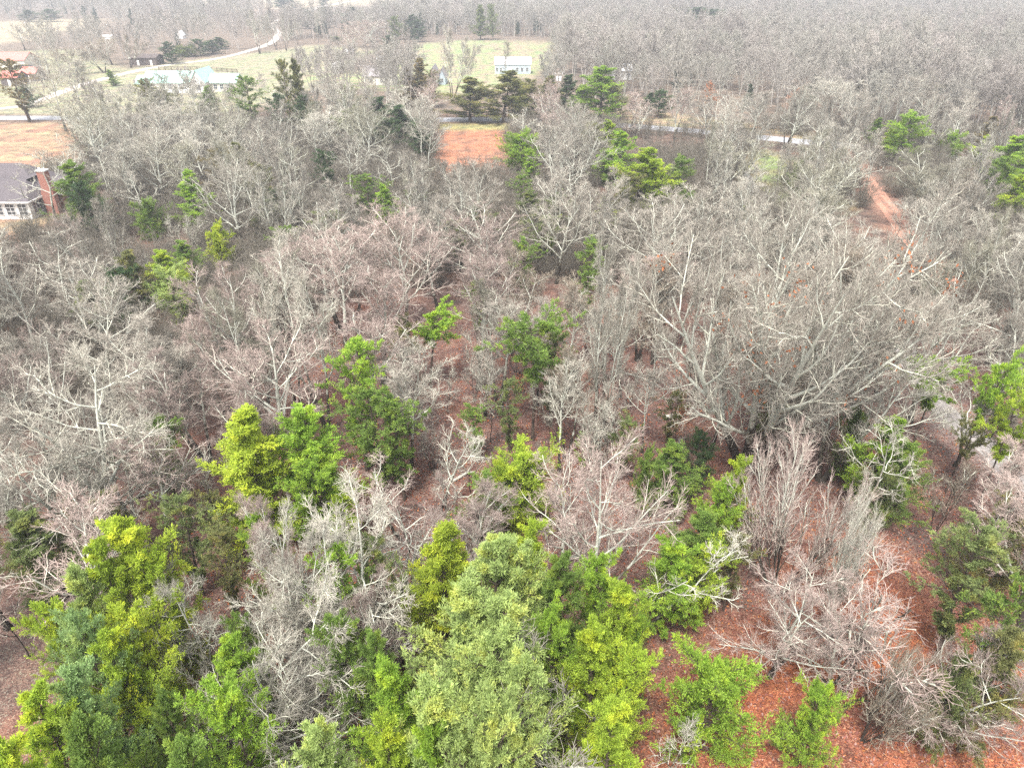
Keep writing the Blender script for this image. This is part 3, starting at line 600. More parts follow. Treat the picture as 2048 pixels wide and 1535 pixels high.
for bx, by, ty, fm, k, tn, rot, wd, ln, lab in HERO:
    p = at(bx, by); hh = h_of(p.y, ty)
    if bx not in BASED: p.x = (bx - 1024) / FPX * depth(0, p.y, max(hh, 2.5) * .7)
    if ln[1] or ln[0]: hh = max(hh, 4) / max(.6, math.cos(math.hypot(*ln)))
    nm = 'bare_sapling' if fm == 'sapling' else ('bare_shrub' if fm == 'fan' else 'bare_tree')
    o = put_bare(p.x, p.y, max(hh, 2.5), fm, k, tn, rot, wd, ln, "bare trees standing in the wood", lab, name=nm)
    ITEMS.append((o, f"{tn} {dict(slender='slender', broad='spreading', oval='round-crowned', forked='forked', fan='many-stemmed', crooked='crooked', sapling='young')[fm]} bare tree", p.x, p.y))
p = at(1487, 935)
oak = put_bare(p.x, p.y, h_of(p.y, 372), 'broad', 0, 'grey', .4, 570, (0, .02), "bare trees standing in the wood",
     "huge many-limbed bare oak with lichened limbs and scattered orange dead leaves", name="bare_tree", proto=OAK)
rg = np.random.default_rng(9)
tp = OAK['tips']; C = tp[rg.choice(len(tp), 26)]; C = np.repeat(C, 26, 0) + rg.normal(0, .42, (26 * 26, 3))
sdv = norm(rg.normal(0, 1, C.shape)); tdv = norm(np.cross(sdv, rg.normal(0, 1, C.shape)))
Q = np.stack([C - sdv * .08, C - tdv * .13, C + sdv * .08, C + tdv * .13], 1).reshape(-1, 3)
M_dead = simple("dead_leaf", (.42, .16, .07), (.26, .10, .05), 3)
link("dead_leaves", mesh_np("dead_leaves", Q, np.arange(len(Q)).reshape(-1, 4), [M_dead]), oak)
def dead_tree(tx, ty, by, lab):                    # small oaks that kept their orange leaves
    Y = at(tx, by).y; h = h_of(Y, ty); x = (tx - 1024) / FPX * depth(0, Y, h)
    o = put_bare(x, Y, h, 'sapling', 0, 'brown', tx, 1.2, label=lab, group="young oaks keeping orange leaves", name="young_oak")
    pr = FORMS['sapling'][0]; r = np.random.default_rng(tx); C = pr['tips'][r.choice(len(pr['tips']), 40)]
    C = np.repeat(C, 14, 0) + r.normal(0, .22, (560, 3)); a = norm(r.normal(0, 1, C.shape)); b_ = norm(np.cross(a, r.normal(0, 1, C.shape)))
    Q = np.stack([C - a * .07, C - b_ * .12, C + a * .07, C + b_ * .12], 1).reshape(-1, 3)
    link("dead_leaves", mesh_np("dead_leaves", Q, np.arange(len(Q)).reshape(-1, 4), [M_dead]), o)
dead_tree(1640, 745, 880, "young oak with clumps of orange dead leaves beside the huge oak")
dead_tree(1430, 165, 235, "far young oak with orange leaves at the road's wood edge")
dead_tree(1590, 175, 240, "small orange-leaved oak left of the far utility pole")
dead_tree(925, 1040, 1130, "low orange-leaved oak sapling behind the dense yellow-green cone cedar")
dead_tree(1025, 750, 830, "orange-leaved sapling behind the pine in the leafy clearing")
dead_tree(1380, 820, 900, "orange-leaved sapling just left of the huge oak's trunk")

# ------------------------------------------------------------------ the wood filled in
OPEN = [(meadow_top, 0), (yard_l, 0), (green_r, -.5), (W([(800,670),(1180,640),(1300,740),(1700,740),(1720,960),(1250,960),(1130,1060),(760,1060),(740,860)]), 0),
        (W([(1220,1800),(1260,1560),(1340,1390),(1560,1310),(1760,1340),(2048,1330),(2300,1400),(2300,1900)]), 0), (verge_r, 0), (lawn_l, 0), (lawn_c, 0), (field_far, 0), (field_tan, 0)]
def clear(x, y):
    q = np.array([[x, y]])
    if line_sd(q, RD)[0] < 4.5 or line_sd(q, TR)[0] < 2.4 or line_sd(q, PA)[0] < 2.2 or line_sd(q, DR)[0] < 3: return False
    return all(poly_sd(q, pl)[0] < m for pl, m in OPEN)
HOUSES = []                                        # footprints (x0,x1,y0,y1), filled below
BR = at(95, 435)
HOUSES.append((BR.x - 22, BR.x + 4, BR.y - 3, BR.y + 14))
def off_house(x, y): return all(not (a - 2 < x < b + 2 and c - 2 < y < d + 2) for a, b, c, d in HOUSES)
R0 = random.Random(42)
# sight lines the photograph leaves open: (x0, x1, y0, y1 in its pixels, distance of what is seen)
SEE = [(-60, 122, 325, 418, 110), (885, 1015, 246, 300, 170), (1500, 1545, 305, 335, 150), (1712, 1825, 345, 470, 119), (1270, 1850, 430, 880, 46), (870, 1180, 730, 860, 66), (0, 150, 232, 300, 165), (1215, 1400, 236, 268, 180), (1540, 1620, 268, 290, 176), (900, 990, 226, 242, 195), (1900, 1990, 850, 940, 45), (1745, 1800, 640, 700, 65)]
for tx, ty, by, wp, kd, k, c, lab in EVL:
    if ty < 560 and by < 650 and c in ('bright green', 'yellow-green', 'yellow', 'green', 'pale green') and wp >= 40: SEE.append((tx - wp * .5, tx + wp * .5, ty, ty + wp * .8, at(tx, by).y))
def sees(x, y, h, r_):
    for z in (h * .92, h * .6):
        dp = depth(x, y, z); px = 1024 + x / dp * FPX; v = ((H - z) * CP - y * SP) / dp; py = 767.5 + v * FPX; rp = r_ * .75 / dp * FPX
        for a, b_, c, d, m_ in SEE:
            if y < m_ and px + rp > a and px - rp < b_ and py + rp * .3 > c and py - rp * .3 < d: return False
    return True
fill = []
tries = 0
PR = [(x, y) for x, y, r in PLACED]
cy = 24 + (196 - 24) * np.random.default_rng(7).random(20000) ** .72; cx = np.random.default_rng(8).uniform(-1, 1, 20000) * (.74 * (cy * CP + 17) + 6)
cand = np.column_stack([cx, cy]); ok = (line_sd(cand, RD) > 4.5) & (line_sd(cand, TR) > 2.4) & (line_sd(cand, PA) > 2.2) & (line_sd(cand, DR) > 3)
for pl_, m_ in OPEN: ok &= poly_sd(cand, pl_) < m_
cand = cand[ok]; near_ev = np.array(PR)
for x, y in cand:
    if len(fill) >= 236: break
    sp = 3.8 + y * .026
    if not off_house(x, y) or not sees(x, y, 12.5, 3.6): continue
    if (((near_ev - (x, y)) ** 2).sum(1) < (sp * .62) ** 2).any(): continue
    if fill and (((np.array(fill) - (x, y)) ** 2).sum(1) < sp ** 2).any(): continue
    if y < 40 and x < 8 and R0.random() < .25: continue     # near the camera the cedars stand thickest
    fill.append((float(x), float(y)))
CR = dict(slender=3.6, broad=5.2, forked=4.6, crooked=4.1)
for x, y in fill:
    u = R0.random(); nz = math.sin(x * .05 + 1.3) + math.sin(y * .04 + x * .02)
    fm = 'slender' if u < .34 else 'broad' if u < .66 else 'forked' if u < .86 else 'crooked'
    tn = 'pinkish' if nz > .8 else 'grey' if nz > -.2 else ('olive' if R0.random() < .35 else 'pale' if R0.random() < .5 else 'grey')
    hh = R0.uniform(10.5, 14.5) if fm != 'crooked' else R0.uniform(9, 12)
    if y < 48: hh *= .85
    o = put_bare(x, y, hh, fm, R0.randrange(3), tn, R0.uniform(0, 6.28), CR[fm] * R0.uniform(.85, 1.15) * (.85 if y < 48 else 1), (R0.gauss(0, .04), R0.gauss(0, .04)), "bare trees standing in the wood")
    ITEMS.append((o, f"{tn} {dict(slender='slender', broad='spreading', forked='forked', crooked='crooked')[fm]} bare tree", x, y))
# thin dark-stemmed saplings of the understorey, thickest in the leafy clearing
sap = []
while len(sap) < 95:
    if len(sap) < 36: q = at(R0.uniform(690, 1700), R0.uniform(640, 980)); x, y = q.x, q.y
    else: y = R0.uniform(28, 125); x = R0.uniform(-1, 1) * .72 * (y * CP + 17)
    if line_sd(np.array([[x, y]]), PA)[0] < 2.2 or not off_house(x, y): continue
    if poly_sd(np.array([[x, y]]), meadow)[0] > 0 or poly_sd(np.array([[x, y]]), OPEN[4][0])[0] > 2: continue
    sap.append((x, y))
for x, y in sap:
    tn = R0.choice(['brown', 'grey', 'pinkish', 'pale'])
    o = put_bare(x, y, R0.uniform(3.5, 8.5), 'sapling', R0.randrange(2), tn, R0.uniform(0, 6.28), R0.uniform(.6, 1.0), (R0.gauss(0, .06), R0.gauss(0, .06)), "saplings of the understorey", name="bare_sapling")
    ITEMS.append((o, f"{tn} bare sapling", x, y))

def tangle(seed, hh, rr, nst, tw):
    r = np.random.default_rng(seed); S = np.column_stack([r.normal(0, rr * .4, (nst, 2)), np.full(nst, -.1)])
    D = norm(np.column_stack([r.normal(0, .45, (nst, 2)), np.ones(nst)])); L = hh * r.uniform(.5, 1.05, nst)
    P1 = polyl(S, D, L, 6, .14, .0, r); R1 = rad(np.full(nst, .035), np.full(nst, .012), 6)
    s, d, L2, q_ = kids(P1, R1, L, 7, .2, 1, .8, .42, r, .3); P2 = polyl(s, d, L2, 4, .18, .03, r); R2 = rad(np.full(len(s), .016), np.full(len(s), .010), 4)
    s, d, L3, q_ = kids(P2, R2, L2, 7, .1, 1, .7, .5, r, .3); P3 = polyl(s, d, np.clip(L3, .25, 1), 3, .15, .03, r); R3 = rad(np.full(len(s), .011), np.full(len(s), .007), 3)
    v, f = join([tubes(P1, R1, 4, r), tubes(P2, R2, 3, r), tubes(P3, R3, 3, r)])
    return bpy.data.objects.new("tangle", mesh_np("tangle", v, f, [M_brush]))
M_brush = simple('brush_twig', (.27, .24, .19), (.13, .115, .09), .8)
tang = [tangle(5, 5.5, 1.8, 24, 0), tangle(6, 4.5, 2.0, 26, 0), tangle(7, 6.5, 1.6, 20, 0)]
rq = np.random.default_rng(4); q = np.column_stack([rq.uniform(-170, 170, 9000), rq.uniform(52, 197, 9000)])
q = q[np.abs(q[:, 0]) < .76 * (q[:, 1] * CP + 18) + 6]
ok = (line_sd(q, RD) > 5) & (line_sd(q, TR) > 2.5) & (line_sd(q, PA) > 2.5)
for pl_, m_ in OPEN[:3]: ok &= poly_sd(q, pl_) < 1
ok &= poly_sd(q, CLR) < 2
bx_ = HOUSES[0]; ok &= ~((q[:, 0] > bx_[0] - 2) & (q[:, 0] < bx_[1] + 3) & (q[:, 1] > bx_[2] - 2) & (q[:, 1] < bx_[3] + 2))
q = q[ok]; q = q[[sees(x_, y_, 5, 1.8) for x_, y_ in q]][:2300]; UNDER = np.column_stack([q, rq.uniform(.55, 1.15, len(q))])

pole_n = 0
while pole_n < 40:                                 # slim dark-stemmed trees of the clearing
    q = at(R0.uniform(760, 1720), R0.uniform(690, 960)); x, y = q.x, q.y
    if line_sd(np.array([[x, y]]), PA)[0] < 2.5: continue
    o = put_bare(x, y, R0.uniform(8.5, 12.5), 'slender', R0.randrange(3), R0.choice(['grey', 'pale', 'brown']), R0.uniform(0, 6.28), R0.uniform(1.1, 1.6), (R0.gauss(0, .05), R0.gauss(0, .05)), "slim trees of the leafy clearing", name="slim_tree")
    ITEMS.append((o, "slim dark-stemmed bare tree", x, y)); pole_n += 1

# fallen logs and branches in the clearing
M_log = simple("lichened_wood", (.62, .60, .52), (.30, .27, .22), 6)
for a, b_, rr_, lab in (((1228,742),(1330,780),.12,"pale fallen log slanting across the leafy clearing"), ((1330,838),(1420,835),.22,"mossy fallen log lying left of the huge oak's foot"),
                    ((905,965),(950,945),.14,"dark fallen branch near the broken tree in leafy clearing"), ((1560,875),(1650,850),.15,"pale fallen limb right of the huge oak's foot")):
    A_, B_ = at(*a), at(*b_); m = MB(); mid = (A_ + B_) / 2 + Vector((.2, .5, 0))
    m.tube((A_.x, A_.y, rr_), (mid.x, mid.y, rr_ * .9), rr_, rr_ * .8); m.tube((mid.x, mid.y, rr_ * .9), (B_.x, B_.y, rr_ * .7), rr_ * .8, rr_ * .45)
    m.tube((mid.x, mid.y, rr_), (mid.x + .8, mid.y + 1.1, .7), rr_ * .4, rr_ * .15, 5)
    tag(m.build("fallen_log", M_log), lab, "log", "fallen logs")

# ------------------------------------------------------------------ far woods as one mass
def combo(p, name):
    V = np.concatenate([p['tv'], p['cv']]); F = np.concatenate([p['tf'], p['cf'] + len(p['tv'])])
    mi = np.concatenate([np.ones(len(p['tf'])), np.ones(len(p['cf']))])
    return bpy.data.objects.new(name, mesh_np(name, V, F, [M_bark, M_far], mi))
srcs = [combo(bare(101, 15, tr=.2, cl=.38, n1=11, a1=.7, l1=.36, n2=7, n3=5, n4=3, twr=.055), "wood_a"), combo(bare(102, 15, tr=.24, cl=.34, n1=12, a1=.85, l1=.45, n2=7, n3=5, n4=3, twr=.055), "wood_b"),
        combo(bare(103, 15, stems=3, stem_ang=.22, tr=.18, cl=.36, n1=7, a1=.6, l1=.32, n2=7, n3=5, n4=3, twr=.055), "wood_c")]
pts = []
rf = np.random.default_rng(21)
WOODS = [(W([(1085,240),(1110,150),(1115,100),(1130,84),(1120,60),(1150,30),(1150,-6),(2300,-6),(2600,60),(2500,330),(2100,290),(1790,264),(1640,240),(1500,222),(1400,215),(1290,222),(1265,215),(1190,205),(1130,150)]), 6.2),
         (W([(560,84),(610,80),(700,76),(720,88),(800,90),(830,78),(900,70),(1000,74),(1130,76),(1130,50),(900,36),(560,66)]), 7.0),
         (W([(-200,40),(130,40),(170,52),(220,60),(300,62),(360,70),(440,80),(540,76),(560,40),(480,22),(380,24),(300,10),(200,14),(-200,10)]), 13.0),
         (W([(250,96),(300,70),(360,88),(380,100),(470,92),(530,86),(540,96),(470,104),(330,120),(300,112)]), 11.0),
         (W([(-300,-4),(480,-6),(440,6),(300,8),(-300,8)]), 22.0), (W([(1000,6),(2200,2),(2200,-22),(600,-24),(560,-16),(1000,-14)]), 17.0),
         (W([(215,180),(290,196),(480,196),(560,205),(560,225),(300,228),(190,228)]), 8.1), (W([(560,205),(640,165),(800,168),(860,200),(860,225),(560,225)]), 8.0),
         (W([(60,120),(110,100),(200,100),(260,120),(190,150),(150,162),(100,150)]), 12.0)]
for poly, sp in WOODS:
    a = np.array(poly); lo, hi = a.min(0), a.max(0); hi = np.minimum(hi, [2600, 2600]); lo = np.maximum(lo, [-2600, 0])
    area = (hi - lo).prod(); n_ = int(min(area / sp ** 2, 60000))
    nxx = int((hi[0] - lo[0]) / sp) + 1; nyy = int((hi[1] - lo[1]) / sp) + 1
    if nxx * nyy > 250000: k = math.sqrt(nxx * nyy / 250000); nxx = int(nxx / k); nyy = int(nyy / k)
    X, Y = np.meshgrid(np.linspace(lo[0], hi[0], nxx), np.linspace(lo[1], hi[1], nyy)); g = np.stack([X.ravel(), Y.ravel()], 1) + rf.uniform(-.45, .45, (nxx * nyy, 2)) * sp
    g = g[(poly_sd(g, poly) > 0) & (np.abs(g[:, 0]) < .78 * (g[:, 1] * CP + 20) + 15)]
    dd = g[:, 1]; keep = rf.random(len(g)) < np.clip(500 / np.maximum(dd, 1), .12, 1); g = g[keep]
    vn = vnoise(g, 60, 33); kp = rf.random(len(g)) < np.clip(1.15 + vn * 1.1, .35, 1); g = g[kp]; vn = vn[kp]; dd = g[:, 1]; keep = slice(None)
    sc_ = (rf.uniform(.6, 1.2, len(g)) + .28 * vn) * (.5 if sp == 8.1 else 1) * np.clip(np.sqrt(dd[keep] / 500), 1, 1.5)
    pts.append(np.column_stack([g, sc_]))
pts = np.concatenate(pts)
q2 = pts[:, :2]
keep = (line_sd(q2, RD) > 5) & (line_sd(q2, DR) > 3.5)
for ex, ey, er in PLACED:                          # the far evergreens stand clear of the trees before them
    if ey > 230: keep &= ~((np.abs(q2[:, 0] - ex * q2[:, 1] / ey) < er + 3) & (q2[:, 1] > ey - min(60, ey * .12)) & (q2[:, 1] < ey + er))
pts = pts[keep]
print("far wood trees", len(pts))
def scatter(name, pts, srcs, seed):
    me = bpy.data.meshes.new(name + "_points"); me.vertices.add(len(pts))
    co = np.column_stack([pts[:, 0], pts[:, 1], -np.clip(pts[:, 1] - 1200, 0, None) * .012]).astype(np.float32)
    me.vertices.foreach_set("co", co.ravel())
    A = me.attributes.new("scl", 'FLOAT', 'POINT'); A.data.foreach_set("value", pts[:, 2].astype(np.float32))
    o = link(name, me)
    ng = bpy.data.node_groups.new(name, 'GeometryNodeTree')
    ng.interface.new_socket("Geometry", in_out='INPUT', socket_type='NodeSocketGeometry'); ng.interface.new_socket("Geometry", in_out='OUTPUT', socket_type='NodeSocketGeometry')
    N = ng.nodes; Lk = ng.links; gi = N.new("NodeGroupInput"); go = N.new("NodeGroupOutput")
    mp = N.new("GeometryNodeMeshToPoints"); ip = N.new("GeometryNodeInstanceOnPoints"); jn = N.new("GeometryNodeJoinGeometry")
    Lk.new(gi.outputs[0], mp.inputs[0]); Lk.new(mp.outputs[0], ip.inputs["Points"])
    for s in srcs:
        ob = N.new("GeometryNodeObjectInfo"); ob.inputs["Object"].default_value = s; ob.inputs["As Instance"].default_value = True
        Lk.new(ob.outputs["Geometry"], jn.inputs[0])
    Lk.new(jn.outputs[0], ip.inputs["Instance"]); ip.inputs["Pick Instance"].default_value = True
    ri = N.new("FunctionNodeRandomValue"); ri.data_type = 'INT'; ri.inputs["Min"].default_value = 0; ri.inputs["Max"].default_value = len(srcs) - 1; ri.inputs["Seed"].default_value = seed
    Lk.new(next(s for s in ri.outputs if s.enabled), ip.inputs["Instance Index"])
    rv = N.new("FunctionNodeRandomValue"); rv.data_type = 'FLOAT_VECTOR'; rv.inputs["Min"].default_value = (-.06, -.06, 0); rv.inputs["Max"].default_value = (.06, .06, 6.28)
    Lk.new(next(s for s in rv.outputs if s.enabled), ip.inputs["Rotation"])
    na = N.new("GeometryNodeInputNamedAttribute"); na.data_type = 'FLOAT'; na.inputs["Name"].default_value = "scl"
    Lk.new(na.outputs["Attribute"], ip.inputs["Scale"]); Lk.new(ip.outputs[0], go.inputs[0])
    md = o.modifiers.new(name, 'NODES'); md.node_group = ng; return o
M_farev = leaf_mat("far_evergreen"); 
for nd in M_farev.node_tree.nodes:
    if nd.bl_idname == 'ShaderNodeObjectInfo': oi_ = nd
for lk in list(M_farev.node_tree.links):
    if lk.from_node == oi_: s_ = lk.to_socket; M_farev.node_tree.links.remove(lk); s_.default_value = (.10, .15, .09, 1)
evm = EV['fluffy'][2]['crown'].copy(); evm.materials[0] = M_farev; evs = bpy.data.objects.new("wood_evergreen", evm)
tag(scatter("far_wood", pts, srcs * 5 + [evs], 3), "far-off grey bare woodland fading to the horizon", "wood", None, "stuff")

tag(scatter("undergrowth", UNDER, tang, 8), "tangled grey-brown brush filling the gaps between the bare trees", "brush", None, "stuff")

# ------------------------------------------------------------------ buildings
M_brick, n, l, b = mat_base("brick")
bt = n.new("ShaderNodeTexBrick"); bt.inputs["Scale"].default_value = 4.5; bt.inputs["Color1"].default_value = (.26, .10, .075, 1); bt.inputs["Color2"].default_value = (.34, .14, .10, 1); bt.inputs["Mortar"].default_value = (.42, .33, .29, 1)
bt.inputs["Mortar Size"].default_value = .012; tc = n.new("ShaderNodeTexCoord"); mp = n.new("ShaderNodeMapping"); mp.inputs["Rotation"].default_value = (PI / 2, 0, .4)
l.new(tc.outputs["Object"], mp.inputs[0]); l.new(mp.outputs[0], bt.inputs[0]); l.new(bt.outputs[0], b.inputs["Base Color"])
M_shing = simple("roof_shingle", (.15, .13, .135), (.085, .075, .08), 5); M_white = simple("white_paint", (.80, .79, .76), (.70, .69, .66), 2, .6)
M_glass, n, l, b = mat_base("window_glass", .12); b.inputs["Base Color"].default_value = (.06, .07, .08, 1); b.inputs["Specular IOR Level"].default_value = .5
M_green = simple("green_metal_roof", (.42, .66, .58), (.34, .58, .50), 1.2, .5); M_cream = simple("cream_siding", (.72, .68, .60), (.62, .58, .50), 2)
M_red = simple("red_metal_roof", (.74, .24, .20), (.62, .18, .15), .8, .5); M_wmet = simple("white_metal_roof", (.82, .83, .84), (.76, .77, .78), 1, .4)
M_blue = simple("pale_blue_siding", (.46, .52, .56), (.40, .46, .50), 2); M_greyr = simple("grey_shingle", (.34, .31, .31), (.26, .24, .24), 3)
M_barn = simple("weathered_board", (.15, .12, .11), (.08, .065, .06), 2); M_wood = simple("dark_fence_wood", (.12, .085, .06), (.07, .05, .04), 4); M_pole = simple("weathered_pole", (.46, .42, .37), (.34, .30, .26), 4)
M_car = simple("dark_car_paint", (.05, .055, .07), (.04, .045, .06), 2, .3); M_tyre = simple("tyre_rubber", (.03, .03, .03)); M_grass = simple("shrub_leaf", (.07, .15, .07), (.04, .09, .04), 6)
M_stone = simple("tan_stone", (.50, .42, .34), (.34, .28, .22), 3)

def gable(parent, x0, x1, y0, y1, ze, zr, wall, roof, ov=.4, axis='x', name="roof"):
    """walls with gable ends plus a gabled roof; ridge along axis"""
    m = MB()
    if axis == 'x':
        c = (y0 + y1) / 2; m.prism([(y0, 0), (y1, 0), (y1, ze), (c, zr - .12), (y0, ze)], x0, x1, 'x')
        m.build("wall", wall, parent); m = MB(); s = (zr - ze) / (c - y0); t = .14
        for sg in (-1, 1):
            e = c + sg * (c - y0 + ov); ez = ze - s * ov
            pr = [(c, zr), (e, ez), (e, ez + t), (c, zr + t)]
            m.prism(pr if sg < 0 else pr[::-1], x0 - ov, x1 + ov, 'x')
    else:
        c = (x0 + x1) / 2; m.prism([(x0, 0), (x1, 0), (x1, ze), (c, zr - .12), (x0, ze)], y0, y1, 'y')
        m.build("wall", wall, parent); m = MB(); s = (zr - ze) / (c - x0); t = .14
        for sg in (-1, 1):
            e = c + sg * (c - x0 + ov); ez = ze - s * ov
            pr = [(c, zr), (e, ez), (e, ez + t), (c, zr + t)]
            m.prism(pr if sg < 0 else pr[::-1], y0 - ov, y1 + ov, 'y')
    return m.build(name, roof, parent)
def window(parent, x, y, z, w_, h_, face='-y', cols=2, rows=2, frame=None, nm="window"):
    """frame proud of the wall, pane behind, muntins"""
    frame = frame or M_white; f = MB(); g = MB(); t = .07
    def bx(mb, a0, a1, z0, z1, d0, d1):
        if face == '-y': mb.box(x + a0, x + a1, y - d1, y - d0, z0, z1)
        else: mb.box(x + d0, x + d1, y + a0, y + a1, z0, z1)
    bx(f, -w_/2 - t, w_/2 + t, z - t, z, .003, .09); bx(f, -w_/2 - t, w_/2 + t, z + h_, z + h_ + t, .003, .09)
    bx(f, -w_/2 - t, -w_/2, z, z + h_, .003, .09); bx(f, w_/2, w_/2 + t, z, z + h_, .003, .09)
    for i in range(1, cols): a = -w_/2 + w_ * i / cols; bx(f, a - .03, a + .03, z, z + h_, .035, .07)
    for i in range(1, rows): c = z + h_ * i / rows; bx(f, -w_/2, w_/2, c - .03, c + .03, .036, .068)
    bx(g, -w_/2, w_/2, z, z + h_, .003, .03)
    o = f.build(nm, frame, parent); g.build("pane", M_glass, o); return o
def door(parent, x, y, w_=1, h_=2.1, mat=None):
    m = MB(); m.box(x - w_/2, x + w_/2, y - .06, y - .003, 0, h_); o = m.build("door", mat or M_white, parent)
    m = MB(); m.box(x + w_/2 - .15, x + w_/2 - .08, y - .12, y - .062, .95, 1.05); m.build("handle", M_pole, o); return o

# brick house with grey hipped roof and outside chimney
bh = link("brick_house", None, None, (BR.x, BR.y, 0)); tag(bh, "red brick house with dark shingle roof, big chimney and white sunroom", "house")
m = MB(); m.box(-22, -2.2, 3.2, 14, 0, 3.0); m.box(-2.2, 1.2, 4.2, 10.2, 0, 3.0); m.build("wall", M_brick, bh)
m = MB(); m.poly([(-22.5,2.7,2.95),(-2,2.7,2.95),(-7.2,8.6,6.9),(-22.5,8.6,6.9)]); m.poly([(-2,14.5,2.95),(-22.5,14.5,2.95),(-22.5,8.6,6.9),(-7.2,8.6,6.9)])
m.poly([(-2,2.7,2.95),(-2,14.5,2.95),(-7.2,8.6,6.9)]); m.poly([(-22.5,14.5,2.9),(-2,14.5,2.9),(-2,2.7,2.9),(-22.5,2.7,2.9)])
b0 = len(m.v)
m.poly([(-6,3.8,3.02),(1.6,3.8,3.02),(1.6,7.2,5.0),(-6,7.2,5.0)]); m.poly([(1.6,10.6,3.02),(-6,10.6,3.02),(-6,7.2,5.0),(1.6,7.2,5.0)]); m.poly([(1.6,3.8,2.98),(1.6,3.8,3.02),(1.6,7.2,5),(1.6,10.6,3.02),(1.6,10.6,2.98)]); m.poly([(1.6,3.8,2.96),(-6,3.8,2.96),(-6,10.6,2.96),(1.6,10.6,2.96)])
m.poly([(-12.4,-1.4,2.93),(-1.4,-1.4,2.93),(-3.9,3.6,5.3),(-9.9,3.6,5.3)]); m.poly([(-1.4,-1.4,2.93),(-1.4,5,2.93),(-3.9,3.6,5.3)]); m.poly([(-12.4,5,2.93),(-12.4,-1.4,2.93),(-9.9,3.6,5.3)]); m.poly([(-9.9,3.6,5.3),(-3.9,3.6,5.3),(-3.9,8,5.32),(-9.9,8,5.32)])
rf_ = m.build("roof", M_shing, bh)
m = MB(); m.box(1.6, 1.72, 3.7, 10.7, 2.82, 3.06); m.box(-2.1, 1.72, 3.62, 3.76, 2.82, 3.06); m.box(-12.5, -1.3, -1.52, -1.40, 2.76, 2.98); m.box(-1.4, -1.28, -1.40, 3.2, 2.76, 2.98); m.build("gutter", M_white, bh)
m = MB(); m.box(-12, -1.7, -1.0, 3.2, 0, 2.9); sr = m.build("sunroom", M_white, bh)
for i in range(5): window(bh, -10.9 + i * 2.0, -1.0, .75, 1.35, 1.75, '-y', 2, 3)
window(bh, -1.7, 1.1, .75, 2.6, 1.75, '+x', 3, 3)
window(bh, 1.2, 6.4, .6, 2.4, 1.9, '+x', 3, 2); window(bh, 1.2, 9.1, .8, 1.0, 1.5, '+x', 2, 2)
m = MB(); m.box(-1.15, .85, 2.1, 3.2, 0, 3.6); m.prism([(-1.15, 3.6), (.85, 3.6), (.55, 4.5), (-.85, 4.5)], 2.1, 3.2, 'y'); m.box(-.85, .55, 2.1, 3.2, 4.5, 7.0)
ch = m.build("chimney", M_brick, bh); m = MB(); m.box(-.97, .67, 1.98, 3.32, 7.0, 7.16); m.build("chimney_cap", M_white, ch)
m = MB(); m.tube((-.5, 2.65, 7.16), (-.5, 2.65, 7.5), .16); m.tube((.2, 2.65, 7.16), (.2, 2.65, 7.5), .16); m.build("flue", M_white, ch)
def shrub(x, y, r_, lab, k=0, tone='dark green', s=1.0, grp="clipped shrubs by the brick house", nm="garden_shrub"):
    p = EV['bush'][k]; e = link(nm, None, None, (x, y, 0)); e.scale = (r_ / p['r'],) * 2 + (r_ * 1.5 / p['h'] * s,)
    link("stem", p['trunk'], e); c = link("foliage", p['crown'], e); c.color = EC[tone] + (1,); tag(e, lab, "shrub", grp)
shrub(BR.x + 2.3, BR.y + 3.6, 1.0, "round grey-green shrub against the brick chimney", 0, 'blue-green')
shrub(BR.x + 3.0, BR.y + 6.4, .9, "dark green shrub under the brick house window", 1); shrub(BR.x + 2.9, BR.y + 9.2, .95, "dark green shrub at the brick wall's far corner", 0)

# long house with pale green metal roof
g0 = at(335, 184); gh = link("green_roofed_house", None, None, (g0.x, g0.y, 0)); tag(gh, "long cream house with pale green metal roof and white gable", "house")
gable(gh, -7.5, 9.5, 0, 9.5, 3.0, 6.0, M_cream, M_green)
gable(gh, -11, -7.6, 1.5, 8.5, 2.5, 4.6, M_cream, M_green)
gable(gh, 9.6, 14.2, -2.5, 9.8, 3.6, 7.0, M_white, M_green, .4, 'y', "roof")
gable(gh, 14.3, 23.5, .6, 9, 2.9, 5.2, M_cream, M_green)
for wx in (-5.5, -1.2, 1.2, 4.8, 6.2): window(gh, wx, 0, .8, 1.1, 1.6)
for wx in (16.5, 18.6, 20.8): window(gh, wx, .6, .9, 1.1, 1.4)
window(gh, 11.9, -2.5, .9, 1.4, 1.6); door(gh, 3, 0)
m = MB(); m.box(-6, 8.5, -2.6, -.003, 0, .9); m.build("porch", M_white, gh)

# grey shed-house with white metal roof
b0_ = at(990, 148); b1_ = at(1061, 148); Lb = b1_.x - b0_.x
wb = link("metal_roofed_shed", None, None, (b0_.x, b0_.y, 0)); tag(wb, "pale blue-grey shed with bright white metal roof standing on lawn", "shed")
gable(wb, 0, Lb, 0, 8.2, 3.5, 5.8, M_blue, M_wmet, .25)
m = MB(); m.box(-.03, .15, -.04, -.003, 0, 3.45); m.box(Lb - .15, Lb + .03, -.04, -.003, 0, 3.45); m.box(Lb + .003, Lb + .04, .1, .25, 0, 3.4); m.build("corner_trim", M_white, wb)
for t_ in (.06, .17, .62, .76, .90): window(wb, Lb * t_, 0, 1.0, .85, 1.3)
door(wb, Lb * .44, 0, 1.3, 2.3)

